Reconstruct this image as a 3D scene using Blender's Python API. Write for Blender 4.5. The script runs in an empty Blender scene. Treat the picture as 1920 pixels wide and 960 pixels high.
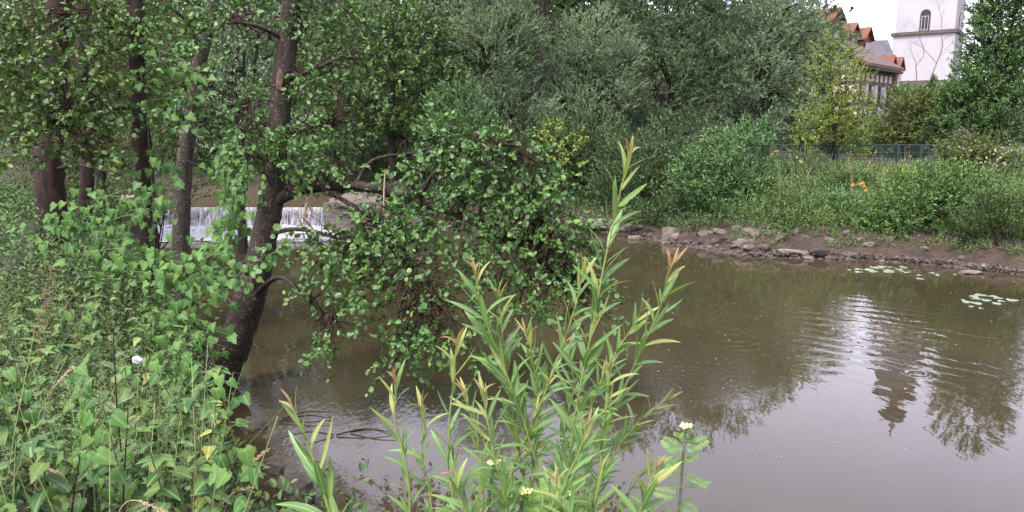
import bpy, math, random
import numpy as np
from mathutils import Vector, Matrix

random.seed(7)
R = np.random.default_rng(11)
C = bpy.context.scene.collection
SC = bpy.context.scene
PI = math.pi

# ------------------------------------------------------------------ camera
F, PITCH, CH = 1370.0, math.radians(10.0), 2.5
cam_d = bpy.data.cameras.new('camera')
cam = bpy.data.objects.new('camera', cam_d); C.objects.link(cam)
cam.location = (0, 0, CH); cam.rotation_euler = (math.radians(90) - PITCH, 0, 0)
cam_d.sensor_width = 36; cam_d.lens = 36 * F / 1920
cam_d.clip_start = 0.05; cam_d.clip_end = 3000
SC.camera = cam

# ------------------------------------------------------------------ world, sun, exposure
SUN_EL, SUN_ROT = math.radians(58), math.radians(215)
w = bpy.data.worlds.new('World'); SC.world = w; w.use_nodes = True
nt = w.node_tree; nt.nodes.clear()
out = nt.nodes.new('ShaderNodeOutputWorld'); bg = nt.nodes.new('ShaderNodeBackground')
sky = nt.nodes.new('ShaderNodeTexSky'); sky.sky_type = 'NISHITA'; sky.sun_disc = False
sky.sun_elevation = SUN_EL; sky.sun_rotation = SUN_ROT; sky.air_density = 1.0; sky.dust_density = 3.0
hs = nt.nodes.new('ShaderNodeHueSaturation'); hs.inputs['Saturation'].default_value = 0.16
tc = nt.nodes.new('ShaderNodeTexCoord'); no = nt.nodes.new('ShaderNodeTexNoise')
no.inputs['Scale'].default_value = 1.6; no.inputs['Detail'].default_value = 4
mr = nt.nodes.new('ShaderNodeMapRange'); mr.inputs[1].default_value = .3; mr.inputs[2].default_value = .7
mr.inputs[3].default_value = .86; mr.inputs[4].default_value = 1.16
mul = nt.nodes.new('ShaderNodeMixRGB'); mul.blend_type = 'MULTIPLY'; mul.inputs[0].default_value = 1
tint = nt.nodes.new('ShaderNodeMixRGB'); tint.blend_type = 'MULTIPLY'; tint.inputs[0].default_value = 1
tint.inputs[2].default_value = (1.0, .955, 1.14, 1)
nt.links.new(sky.outputs[0], hs.inputs['Color']); nt.links.new(tc.outputs['Generated'], no.inputs['Vector'])
nt.links.new(no.outputs[0], mr.inputs[0]); nt.links.new(hs.outputs[0], mul.inputs[1]); nt.links.new(mr.outputs[0], mul.inputs[2])
nt.links.new(mul.outputs[0], tint.inputs[1]); nt.links.new(tint.outputs[0], bg.inputs[0])
bg.inputs[1].default_value = 0.15
nt.links.new(bg.outputs[0], out.inputs[0])
sl = bpy.data.lights.new('sun', 'SUN'); sl.energy = 1.45; sl.angle = math.radians(12); sl.color = (1, .94, .82)
so = bpy.data.objects.new('sun', sl); C.objects.link(so)
sd = Vector((math.sin(SUN_ROT) * math.cos(SUN_EL), math.cos(SUN_ROT) * math.cos(SUN_EL), math.sin(SUN_EL)))
so.rotation_euler = sd.to_track_quat('Z', 'Y').to_euler()
SC.view_settings.view_transform = 'Standard'; SC.view_settings.look = 'None'
SC.view_settings.exposure = 2.15; SC.view_settings.gamma = 1; SC.view_settings.use_curve_mapping = False
SC.render.engine = 'CYCLES'
SC.cycles.max_bounces = 6; SC.cycles.diffuse_bounces = 3; SC.cycles.transmission_bounces = 4

# ------------------------------------------------------------------ pixel helpers (photograph pixel + distance -> point)
cp, sp_ = math.cos(PITCH), math.sin(PITCH)
def at(px, py, Y):
    u, v = (px - 960) / F, (480 - py) / F
    d = np.array([u, cp + v * sp_, -sp_ + v * cp]); t = Y / d[1]
    return np.array([0, 0, CH]) + d * t
def gp(px, py, z=0.0):
    u, v = (px - 960) / F, (480 - py) / F
    d = np.array([u, cp + v * sp_, -sp_ + v * cp]); t = (z - CH) / d[2]
    return np.array([0, 0, CH]) + d * t
def proj(Q):
    Q = np.asarray(Q, float) - np.array([0, 0, CH])
    dep = Q[:, 1] * cp - Q[:, 2] * sp_; up = Q[:, 1] * sp_ + Q[:, 2] * cp
    return 960 + F * Q[:, 0] / dep, 480 - F * up / dep, dep

# ------------------------------------------------------------------ node helpers
class NT:
    def __init__(s, name):
        s.m = bpy.data.materials.new(name); s.m.use_nodes = True; s.t = s.m.node_tree; s.t.nodes.clear()
        s.out = s.n('ShaderNodeOutputMaterial')
    def n(s, typ, **kw):
        x = s.t.nodes.new(typ)
        for k, v in kw.items(): setattr(x, k, v)
        return x
    def l(s, a, b): s.t.links.new(a, b)
    def ramp(s, fac, stops):
        r = s.n('ShaderNodeValToRGB'); e = r.color_ramp.elements
        while len(e) < len(stops): e.new(0.5)
        for i, (p, c) in enumerate(stops): e[i].position = p; e[i].color = (*c, 1)
        s.l(fac, r.inputs[0]); return r.outputs[0]
    def noise(s, scale, detail=4, vec=None, rough=.55):
        x = s.n('ShaderNodeTexNoise'); x.inputs['Scale'].default_value = scale
        x.inputs['Detail'].default_value = detail; x.inputs['Roughness'].default_value = rough
        if vec is not None: s.l(vec, x.inputs['Vector'])
        return x.outputs[0]
    def math(s, op, a, b=None):
        x = s.n('ShaderNodeMath', operation=op)
        for i, q in enumerate((a, b)):
            if q is None: continue
            if isinstance(q, (int, float)): x.inputs[i].default_value = q
            else: s.l(q, x.inputs[i])
        return x.outputs[0]
    def coord(s, which='Object', scale=None):
        c = s.n('ShaderNodeTexCoord').outputs[which]
        if scale:
            m = s.n('ShaderNodeMapping'); m.inputs['Scale'].default_value = scale; s.l(c, m.inputs[0]); c = m.outputs[0]
        return c
    def pos(s, scale=None):
        c = s.n('ShaderNodeNewGeometry').outputs['Position']
        if scale:
            m = s.n('ShaderNodeMapping'); m.inputs['Scale'].default_value = scale; s.l(c, m.inputs[0]); c = m.outputs[0]
        return c
    def mix(s, f, a, b, mode='MIX'):
        x = s.n('ShaderNodeMixRGB', blend_type=mode)
        for i, q in enumerate((f, a, b)):
            if isinstance(q, (int, float)): x.inputs[i].default_value = q
            elif isinstance(q, tuple): x.inputs[i].default_value = (*q, 1)
            else: s.l(q, x.inputs[i])
        return x.outputs[0]
    def bsdf(s, col, rough=.7, spec=.5, bump=None, bs=.3, bd=.02, ior=None, out=True):
        b = s.n('ShaderNodeBsdfPrincipled')
        if isinstance(col, tuple): b.inputs['Base Color'].default_value = (*col, 1)
        else: s.l(col, b.inputs['Base Color'])
        if isinstance(rough, (int, float)): b.inputs['Roughness'].default_value = rough
        else: s.l(rough, b.inputs['Roughness'])
        b.inputs['Specular IOR Level'].default_value = spec
        if ior: b.inputs['IOR'].default_value = ior
        if bump is not None:
            k = s.n('ShaderNodeBump'); k.inputs['Strength'].default_value = bs; k.inputs['Distance'].default_value = bd
            s.l(bump, k.inputs['Height']); s.l(k.outputs[0], b.inputs['Normal'])
        if out: s.l(b.outputs[0], s.out.inputs[0])
        return b

def leaf_mat(name, cols, rough=.45, spec=.45, trans=.3, rib=None, patch=0):
    if name.startswith('willow_shoot'): cols = [tuple(c * .8 for c in q) for q in cols]
    elif not name.startswith('mugwort'): cols = [tuple(c * (.95 if name.startswith('willow_leaf') else .70) for c in q) for q in cols]; trans *= .5
    cols = [(q[0] * .86, q[1] * .89, q[2] * .88) for q in cols] if name.startswith('willow_leaf') else [(q[0] * 1.08, q[1] * .98, q[2] * .88) for q in cols]
    g = NT(name)
    ri = g.n('ShaderNodeNewGeometry').outputs['Random Per Island']; ro = g.n('ShaderNodeObjectInfo').outputs['Random']
    f = g.math('FRACT', g.math('ADD', ri, ro))
    n = len(cols)
    col = g.ramp(f, [(i / max(1, n - 1), c) for i, c in enumerate(cols)])
    # slow drift of hue through the crown: shoots of different age
    ns = g.noise(.9, 3, g.pos())
    col = g.mix(g.math('MULTIPLY', g.math('SUBTRACT', ns, .42), 1.6), col, tuple(min(1, c * k) for c, k in zip(cols[-1], (1.12, 1.05, .95)))) if patch else col
    if rib is not None:
        sx = g.n('ShaderNodeSeparateXYZ'); g.l(g.coord('Object'), sx.inputs[0])
        ax = g.math('ABSOLUTE', sx.outputs[0]); rm = g.math('LESS_THAN', ax, .055)
        vein = g.n('ShaderNodeTexWave'); vein.inputs['Scale'].default_value = 4; vein.inputs['Distortion'].default_value = .6
        g.l(g.coord('Object', (1.5, 2.2, 1)), vein.inputs[0])
        col = g.mix(g.math('MULTIPLY', vein.outputs[1], .16), col, rib)
        col = g.mix(g.math('MULTIPLY', rm, .75), col, rib)
    b = g.bsdf(col, rough, spec * .62, out=False)
    t = g.n('ShaderNodeBsdfTranslucent')
    tcx = g.mix(1.0, col, (1.5, 1.5, .7), 'MULTIPLY'); g.l(tcx, t.inputs[0])
    mx = g.n('ShaderNodeMixShader'); mx.inputs[0].default_value = trans
    g.l(b.outputs[0], mx.inputs[1]); g.l(t.outputs[0], mx.inputs[2]); g.l(mx.outputs[0], g.out.inputs[0])
    return g.m

def bark_mat(name, dark, light, spot, spotamt=.55, scale=9):
    g = NT(name); v = g.pos((1, 1, .3))
    n1 = g.noise(scale, 6, v, .65); n2 = g.noise(scale * 3.2, 4, g.pos(), .6)
    col = g.ramp(n1, [(.32, dark), (.68, light)])
    col = g.mix(g.ramp(n2, [(spotamt, (0, 0, 0)), (spotamt + .06, (1, 1, 1))]), col, spot)
    g.bsdf(col, .9, .15, g.math('ADD', n1, g.math('MULTIPLY', n2, .4)), .9, .02)
    return g.m

M = {}
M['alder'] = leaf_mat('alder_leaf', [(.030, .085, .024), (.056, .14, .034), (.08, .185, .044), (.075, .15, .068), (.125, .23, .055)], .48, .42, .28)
M['alder2'] = leaf_mat('alder_leaf_dark', [(.026, .066, .020), (.045, .105, .028), (.062, .135, .036), (.09, .17, .042), (.115, .165, .045)], .45, .4, .3)  # second alder leaf colour set, mostly darker
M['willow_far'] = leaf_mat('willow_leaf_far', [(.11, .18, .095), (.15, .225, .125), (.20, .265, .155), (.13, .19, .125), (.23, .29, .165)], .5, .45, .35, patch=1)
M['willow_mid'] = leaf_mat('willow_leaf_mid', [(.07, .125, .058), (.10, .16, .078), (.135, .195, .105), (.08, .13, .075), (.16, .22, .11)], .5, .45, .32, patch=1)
M['wood'] = leaf_mat('wood_leaf', [(.025, .055, .02), (.04, .08, .028), (.05, .095, .035)], .6, .3, .2)
M['shrub'] = leaf_mat('shrub_leaf', [(.035, .075, .028), (.055, .11, .042), (.085, .15, .055)], .5, .35, .2)
M['elder'] = leaf_mat('elder_leaf', [(.045, .115, .035), (.08, .18, .05), (.14, .26, .075)], .5, .4, .28)
M['bluish'] = leaf_mat('bluish_leaf', [(.045, .125, .045), (.08, .185, .065), (.13, .26, .09)], .5, .4, .28)
M['yellowtree'] = leaf_mat('yellow_green_leaf', [(.11, .185, .035), (.15, .24, .048), (.19, .28, .06), (.24, .30, .075)], .5, .35, .35)
M['olive'] = leaf_mat('olive_leaf', [(.06, .10, .028), (.085, .135, .035), (.12, .17, .045), (.09, .085, .035)], .5, .35, .3)
M['dark_tree'] = leaf_mat('dark_tree_leaf', [(.045, .115, .038), (.07, .155, .05), (.095, .19, .062), (.13, .23, .085)], .5, .35, .22)
M['weed'] = leaf_mat('bank_weed_leaf', [(.055, .13, .04), (.085, .17, .052), (.12, .21, .065), (.16, .23, .085)], .55, .3, .38)
M['weed2'] = leaf_mat('bank_weed_leaf_dark', [(.045, .105, .035), (.07, .15, .045), (.10, .18, .055)], .5, .35, .3)
M['grass'] = leaf_mat('grass_blade', [(.08, .16, .05), (.11, .19, .06), (.20, .23, .10), (.14, .20, .07)], .6, .25, .35)
M['nettle'] = leaf_mat('nettle_leaf', [(.026, .07, .022), (.045, .105, .03), (.075, .145, .04), (.11, .17, .045), (.05, .11, .045)], .55, .2, .3, rib=(.10, .18, .065))
M['nettle_y'] = leaf_mat('nettle_leaf_yellowed', [(.14, .21, .04), (.19, .24, .05), (.22, .24, .07)], .5, .3, .35, rib=(.25, .30, .10))
M['hop'] = leaf_mat('hop_leaf', [(.028, .085, .02), (.045, .125, .028), (.07, .165, .033), (.085, .175, .035), (.045, .115, .035)], .55, .22, .35, rib=(.08, .16, .055))
M['under'] = leaf_mat('undergrowth_leaf', [(.022, .055, .018), (.04, .085, .026), (.06, .12, .034), (.11, .15, .05)], .55, .3, .3)
M['mug'] = leaf_mat('mugwort_leaf', [(.10, .16, .08), (.15, .21, .12), (.20, .26, .16)], .7, .2, .3)
M['wil'] = leaf_mat('willow_shoot_leaf', [(.055, .145, .035), (.08, .19, .048), (.12, .25, .065), (.10, .20, .085), (.05, .12, .04)], .42, .45, .35, rib=(.2, .27, .11))
M['wil_y'] = leaf_mat('willow_shoot_young_leaf', [(.15, .22, .06), (.19, .26, .075), (.24, .27, .10)], .42, .4, .4, rib=(.38, .44, .18))
M['wil_p'] = leaf_mat('willow_shoot_tip_leaf', [(.20, .15, .07), (.22, .125, .07), (.18, .18, .065), (.27, .18, .11)], .45, .35, .35, rib=(.30, .23, .12))
M['tansy'] = leaf_mat('tansy_leaf', [(.11, .24, .06), (.17, .32, .085)], .5, .3, .35)
def flat(name, col, rough=.7, spec=.3, n=0, sc=20):
    g = NT(name)
    c = col
    if n: 
        ns = g.noise(sc, 4, g.pos()); c = g.ramp(ns, [(.3, tuple(x * (1 - n) for x in col)), (.7, tuple(min(1, x * (1 + n)) for x in col))])
        g.bsdf(c, rough, spec, ns, .3, .01)
    else: g.bsdf(c, rough, spec)
    return g.m
M['bark'] = bark_mat('alder_bark', (.010, .008, .006), (.036, .027, .020), (.11, .105, .09), .60, 14)
M['bark_red'] = bark_mat('spruce_bark', (.009, .006, .005), (.036, .024, .018), (.09, .075, .062), .66, 12)
M['bark_pale'] = bark_mat('mossy_pale_bark', (.016, .014, .010), (.05, .043, .032), (.13, .125, .105), .57, 16)
M['bark_dark'] = bark_mat('dark_bark', (.007, .006, .005), (.022, .017, .013), (.05, .045, .04), .68, 10)
M['twig'] = flat('twig_bark', (.026, .018, .012), .9, .1, .4)
M['twig_grey'] = flat('grey_twig_bark', (.09, .08, .07), .9, .1, .3)
M['twig_dead'] = flat('dead_twig', (.11, .072, .042), .9, .1, .4)
M['stem_g'] = flat('green_stem', (.06, .09, .028), .55, .3, .2)
M['stem_w'] = flat('willow_stem', (.13, .155, .04), .45, .4, .2)
M['stem_d'] = flat('dark_stem', (.025, .018, .014), .6, .3, .3)
M['straw'] = flat('dry_straw', (.30, .215, .14), .8, .2, .2)
M['rust'] = flat('rusty_seed', (.09, .06, .033), .9, .1, .4)
M['white_petal'] = flat('white_petal', (.42, .42, .46), .6, .3)
M['orange'] = flat('orange_petal', (.38, .17, .015), .6, .3)
M['yellow'] = flat('yellow_petal', (.30, .27, .08), .6, .3)
M['bud'] = flat('tansy_bud', (.45, .48, .18), .7, .2, .3, 200)
M['cream_petal'] = flat('cream_blossom', (.24, .25, .15), .7, .2)

# ------------------------------------------------------------------ mesh helpers
def mk(name, V, F3=None, F4=None, mats=(), idx=None, smooth=False):
    me = bpy.data.meshes.new(name); V = np.asarray(V, np.float32)
    me.vertices.add(len(V)); me.vertices.foreach_set('co', V.ravel())
    F3 = np.zeros((0, 3), np.int32) if F3 is None or len(F3) == 0 else np.asarray(F3, np.int32)
    F4 = np.zeros((0, 4), np.int32) if F4 is None or len(F4) == 0 else np.asarray(F4, np.int32)
    nl = F3.size + F4.size; nf = len(F3) + len(F4)
    me.loops.add(nl); me.loops.foreach_set('vertex_index', np.concatenate([F3.ravel(), F4.ravel()]))
    me.polygons.add(nf)
    st = np.concatenate([np.arange(len(F3)) * 3, len(F3) * 3 + np.arange(len(F4)) * 4]).astype(np.int32)
    me.polygons.foreach_set('loop_start', st)
    for m in mats: me.materials.append(m)
    if idx is not None: me.polygons.foreach_set('material_index', np.asarray(idx, np.int32))
    me.polygons.foreach_set('use_smooth', np.full(nf, bool(smooth)))
    me.update(calc_edges=True); me.validate(); return me
class Bag:                                   # collects tris and quads
    def __init__(s): s.V, s.T, s.Q, s.n = [], [], [], 0
    def add(s, V, T=None, Q=None):
        V = np.asarray(V, float).reshape(-1, 3)
        if T is not None and len(T): s.T.append(np.asarray(T) + s.n)
        if Q is not None and len(Q): s.Q.append(np.asarray(Q) + s.n)
        s.V.append(V); s.n += len(V); return s
    def arrays(s):
        return (np.concatenate(s.V) if s.V else np.zeros((0, 3)), np.concatenate(s.T) if s.T else None, np.concatenate(s.Q) if s.Q else None)
    def mesh(s, name, mat, b=(0, 0, 0), smooth=False):
        V, T, Q = s.arrays(); return mk(name, V - np.asarray(b), T, Q, [mat] if mat else [], smooth=smooth)
def box(bag, c, s, rot=0, taper=1):
    x, y, z = np.array(s) / 2; V = []
    for k, q in ((-z, 1), (z, taper)):
        for a, b in ((-x, -y), (x, -y), (x, y), (-x, y)): V.append((a * q, b * q, k))
    V = np.array(V); c_, s_ = math.cos(rot), math.sin(rot)
    V = np.c_[V[:, 0] * c_ - V[:, 1] * s_, V[:, 0] * s_ + V[:, 1] * c_, V[:, 2]] + np.asarray(c)
    bag.add(V, Q=[(0, 3, 2, 1), (4, 5, 6, 7), (0, 1, 5, 4), (1, 2, 6, 5), (2, 3, 7, 6), (3, 0, 4, 7)])
def prism(bag, poly, z0, z1):
    n = len(poly); V = [(x, y, z0) for x, y in poly] + [(x, y, z1) for x, y in poly]
    Q = [(i, (i + 1) % n, n + (i + 1) % n, n + i) for i in range(n)]; T = []
    for i in range(1, n - 1): T += [(0, i + 1, i), (n, n + i, n + i + 1)]
    bag.add(V, T, Q)
def smoothpath(pts, rad, k=5):
    pts = np.asarray(pts, float); rad = np.asarray(rad, float)
    if len(pts) < 3: return pts, rad
    P = np.vstack([2 * pts[0] - pts[1], pts, 2 * pts[-1] - pts[-2]]); o, r = [], []
    for i in range(1, len(P) - 2):
        for t in np.arange(k) / k:
            a, b, c, d = P[i - 1:i + 3]
            o.append(.5 * (2 * b + (c - a) * t + (2 * a - 5 * b + 4 * c - d) * t * t + (3 * b - a - 3 * c + d) * t ** 3))
            r.append(rad[i - 1] * (1 - t) + rad[i] * t)
    o.append(pts[-1]); r.append(rad[-1]); return np.array(o), np.array(r)
def tube(bag, pts, rad, n=6, smooth=0, rough=0):
    if smooth: pts, rad = smoothpath(pts, rad, smooth)
    pts = np.asarray(pts, float); rad = np.asarray(rad, float); m = len(pts)
    T = np.gradient(pts, axis=0); T /= np.linalg.norm(T, axis=1)[:, None] + 1e-9
    ref = np.array([0, 1.0, 0]) if abs(T[:, 1]).mean() < .8 else np.array([1.0, 0, 0])
    A = np.cross(T, ref); A /= np.linalg.norm(A, axis=1)[:, None] + 1e-9; B = np.cross(T, A)
    an = np.linspace(0, 2 * PI, n, endpoint=False)
    rr = rad[:, None] * (1 + (rough * R.normal(size=(m, n)) if rough else 0))
    V = pts[:, None] + rr[..., None] * (np.cos(an)[None, :, None] * A[:, None] + np.sin(an)[None, :, None] * B[:, None])
    i = np.arange(m - 1)[:, None] * n; j = np.arange(n)[None]; j2 = (j + 1) % n
    Q = np.stack([i + j, i + j2, i + n + j2, i + n + j], -1).reshape(-1, 4)
    bag.add(V.reshape(-1, 3), Q=Q)
    bag.add([pts[-1] + T[-1] * rad[-1] * .6], T=None)
    e = bag.n - 1; b0 = bag.n - 1 - n
    bag.T.append(np.array([(b0 + k, b0 + (k + 1) % n, e) for k in range(n)]))
def norm(a): return a / (np.linalg.norm(a, axis=-1, keepdims=True) + 1e-9)

# ------------------------------------------------------------------ scene-graph helpers
def props(o, label=None, cat=None, group=None, kind=None):
    if label: o['label'] = label
    if cat: o['category'] = cat
    if group: o['group'] = group
    if kind: o['kind'] = kind
    return o
def obj(name, mesh, parent=None, mat=None):
    o = bpy.data.objects.new(name, mesh); C.objects.link(o)
    if parent is not None: o.parent = parent
    if mat: mesh.materials.append(mat)
    return o
def thing(name, loc, label, cat, group=None):
    o = bpy.data.objects.new(name, None); C.objects.link(o); o.location = Vector(loc); o.empty_display_size = .1
    return props(o, label, cat, group)
def struct(name, mesh): return props(obj(name, mesh), kind='structure')
def base(t): return np.array(t.location)

# ------------------------------------------------------------------ leaf templates (x across in widths, y along, z normal)
def strip_leaf(outline, fold=.12, droop=.15, twist=0):
    V, T = [], []
    n = len(outline)
    for (x, y) in outline:
        ym = max(0, y); d = -droop * y * y
        V.append((0, ym, d))
        V.append((x, y, d + fold * x + twist * y * x)); V.append((-x, y, d + fold * x - twist * y * x))
    for i in range(n - 1):
        a, b = 3 * i, 3 * i + 3
        for s in (1, 2):
            q = (a, a + s, b + s, b) if s == 1 else (a, b, b + s, a + s)
            T += [(q[0], q[1], q[2]), (q[0], q[2], q[3])]
    V = np.array(V, float)
    T = [t for t in T if len({tuple(np.round(V[k], 4)) for k in t}) == 3]
    return V, np.array(T)
L_DIA = (np.array([(0, 0, 0), (.5, .5, .06), (0, 1, -.06), (-.5, .5, .06)]), np.array([(0, 1, 2), (0, 2, 3)]))
L_OVAL = (np.array([(0, 0, 0), (.42, .3, .07), (.4, .7, .05), (0, 1, -.1), (-.4, .7, .05), (-.42, .3, .07)]),
          np.array([(0, 1, 2), (0, 2, 3), (0, 3, 4), (0, 4, 5)]))
L_ALD = strip_leaf([(0, 0), (.33, .10), (.5, .38), (.48, .68), (.27, .93), (0, .92)], .22, .18)
L_ALD2 = strip_leaf([(0, 0), (.26, .08), (.44, .30), (.36, .34), (.47, .55), (.38, .6), (.33, .82), (.16, .97), (0, .98)], .28, .30, .10)
L_ALD3 = strip_leaf([(0, 0), (.36, .14), (.48, .42), (.52, .60), (.36, .86), (0, .95)], -.10, -.12, -.08)
L_ALD4 = strip_leaf([(0, 0), (.30, .12), (.40, .35), (.42, .62), (.22, .9), (0, 1.0)], .45, .20, .05)
L_NET = strip_leaf([(0, 0), (.30, .02), (.44, .13), (.38, .17), (.50, .30), (.42, .33), (.44, .47), (.34, .50), (.33, .64), (.23, .66), (.18, .80), (0, 1)], .18, .22)
L_HOP = strip_leaf([(0, .05), (.22, -.10), (.46, -.02), (.50, .14), (.40, .22), (.55, .38), (.40, .46), (.28, .55), (.22, .78), (0, 1)], .12, .25)
L_HRT = strip_leaf([(0, .03), (.2, -.10), (.42, -.03), (.5, .2), (.42, .45), (.25, .72), (.1, .9), (0, 1)], .15, .25)
def wil_leaf(droop, twist, fold=.25, n=11):
    o = [(0, 0)]
    for i in range(1, n):
        t = i / n; wv = .5 * math.sin(PI * t ** .85) ** .8 * (1.0 if i % 2 else .92); o.append((wv, t))
    o.append((0, 1.0)); V, T = strip_leaf(o, fold, 0, twist)
    a = droop * V[:, 1]; y = np.where(abs(droop) > 1e-3, np.sin(a) / (droop + 1e-9), V[:, 1]); z = -(1 - np.cos(a)) / (droop + 1e-9)
    V[:, 1] = y; V[:, 2] = V[:, 2] * .14 + z
    return V, T
def pinnate(n=9, wid=.30, sub=.020):
    B = Bag(); tube(B, [(0, 0, 0), (0, .5, .02), (0, 1, -.08)], [.012, .01, .004], 3)
    for i in range(n):
        t = .15 + .82 * i / n; Lw = wid * math.sin(PI * (.25 + .7 * t)) + .05
        for s in (-1, 1):
            p = np.array([0, t, .02 - .08 * t * t]); d = norm(np.array([s * 1.0, .55, .1 - .3 * t])); q = norm(np.cross(d, (0, 0, 1)))
            c = p + d * Lw * .5; e = p + d * Lw + np.array([0, 0, -.02])
            B.add([p, c + q * .030, e, c - q * .030], T=[(0, 1, 2), (0, 2, 3)])
            for k in (.35, .6, .82):
                for s3 in (-1, 1): c = p + d * Lw * k; e = c + (d * .6 + q * s3 * .8) * .055; B.add([c, e, c + d * .04], T=[(0, 1, 2)])
    V, T, Q = B.arrays(); T = np.vstack([T, Q[:, [0, 1, 2]], Q[:, [0, 2, 3]]]); return V, T
L_PIN = pinnate()
def tmesh(name, tm, mat, smooth=True):
    return mk(name, tm[0], tm[1], None, [mat], smooth=smooth)

def frames(A, N):
    A = norm(A); N = N - A * (A * N).sum(-1, keepdims=True); N = norm(N); return A, N, np.cross(A, N)
def scatter(tm, P, A, N, L, W):
    tv, tt = tm; A, N, B = frames(A, N); L = L[:, None, None]; W = W[:, None, None]
    V = P[:, None] + tv[None, :, 0:1] * W * B[:, None] + tv[None, :, 1:2] * L * A[:, None] + tv[None, :, 2:3] * L * N[:, None]
    T = (np.arange(len(P)) * len(tv))[:, None, None] + tt[None]
    return V.reshape(-1, 3), T.reshape(-1, 3)
def leaf_objs(name, mesh, parent, P, A, N, L, W):
    A, N, B = frames(A, N); b = base(parent)
    for i in range(len(P)):
        o = bpy.data.objects.new(name, mesh if not isinstance(mesh, list) else mesh[i % len(mesh)]); C.objects.link(o); o.parent = parent
        m = np.eye(4); m[:3, 0] = B[i] * W[i]; m[:3, 1] = A[i] * L[i]; m[:3, 2] = N[i] * L[i]; m[:3, 3] = P[i] - b
        o.matrix_basis = Matrix(m.tolist())

# sprays: twigs with alternate leaves
def sprays(P, G, tl, m, ll, ratio, spread=.9, droop=.25, up=.7, jit=.25, out_=.85):
    n = len(P); G = norm(G); Ls = tl * R.uniform(.6, 1.3, n)
    ref = R.normal(size=(n, 3)); S = norm(np.cross(G, ref)); S2 = np.cross(G, S)
    t = (np.arange(m) + .6) / m
    tt = np.broadcast_to(t, (n, m)) + R.uniform(-.03, .03, (n, m))
    pos = P[:, None] + G[:, None] * (tt * Ls[:, None])[..., None]
    pos[..., 2] -= droop * (tt ** 2) * Ls[:, None]
    ang = (np.arange(m) * 2.4)[None] + R.uniform(-.5, .5, (n, m))
    sd_ = np.cos(ang)[..., None] * S[:, None] + np.sin(ang)[..., None] * S2[:, None]
    A = G[:, None] + spread * sd_ + jit * R.normal(size=(n, m, 3)); A[..., 2] -= droop * .6
    N = R.normal(size=(n, m, 3)) * .45 + out_ * G[:, None]; N[..., 2] += up
    L = ll * R.uniform(.6, 1.2, (n, m)) * (1 - .25 * tt)
    out = (pos.reshape(-1, 3), A.reshape(-1, 3), N.reshape(-1, 3), L.ravel(), (L * ratio * R.uniform(.8, 1.15, (n, m))).ravel())
    return out, (P, G, Ls, droop, S, S2)
def twigs(info, r=.003):
    P, G, Ls, droop, S, S2 = info; n = len(P); V = []
    for t, q in ((0, 1), (.5, .75), (1, .35)):
        c = P + G * (t * Ls)[:, None]; c[:, 2] -= droop * t * t * Ls
        for a in (0, 2.1, 4.2): V.append(c + r * q * (math.cos(a) * S + math.sin(a) * S2))
    V = np.stack(V, 1)
    q = [(3 * k + j, 3 * k + (j + 1) % 3, 3 * k + 3 + (j + 1) % 3, 3 * k + 3 + j) for k in (0, 1) for j in range(3)]
    Q = (np.arange(n) * 9)[:, None, None] + np.array(q)[None]
    return V.reshape(-1, 3), Q.reshape(-1, 4)
def blob_pts(c, r, n, k=14, tight=.30, shell=2.2, flat_=0):
    """anchors gathered round k centres inside an ellipsoid: clumps with gaps"""
    c = np.asarray(c, float); r = np.asarray(r, float)
    D = norm(R.normal(size=(k, 3))); q = R.uniform(.25, 1, k) ** (1 / shell)
    S = D * q[:, None] * .86
    i = R.integers(0, k, n); O = S[i] + tight * np.clip(R.normal(size=(n, 3)), -1.8, 1.8)
    Lo = np.linalg.norm(O, axis=1); O = O / np.maximum(1, Lo / R.uniform(.95, 1.08, n))[:, None]
    return c + O * r, norm(O * np.array([1, 1, 1.0]) + .35 * R.normal(size=(n, 3))), c + S * r
def pblob(px, py, rx, ry, Y, ryy=None):
    c = at(px, py, Y); k = Y / F; rr = (rx + ry) / 2 * k * .9 if ryy is None else ryy
    return c, np.array([rx * k, rr, ry * k])

def select(P, L, nmax):
    """the leaves that show largest: the nearest per small cell of the view"""
    x, y, d = proj(P); ok = (x > 0) & (x < 1920) & (y > 0) & (y < 960) & (d > .2)
    size = L * F / d
    cell = (x // 13).astype(int) * 1000 + (y // 13).astype(int); cell = np.where(ok, cell, -1)
    o = np.lexsort((d, cell)); _, f = np.unique(cell[o], return_index=True); cand = o[f]
    cand = cand[cell[cand] >= 0]; cand = cand[np.argsort(-size[cand])][:nmax]
    return cand

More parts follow.
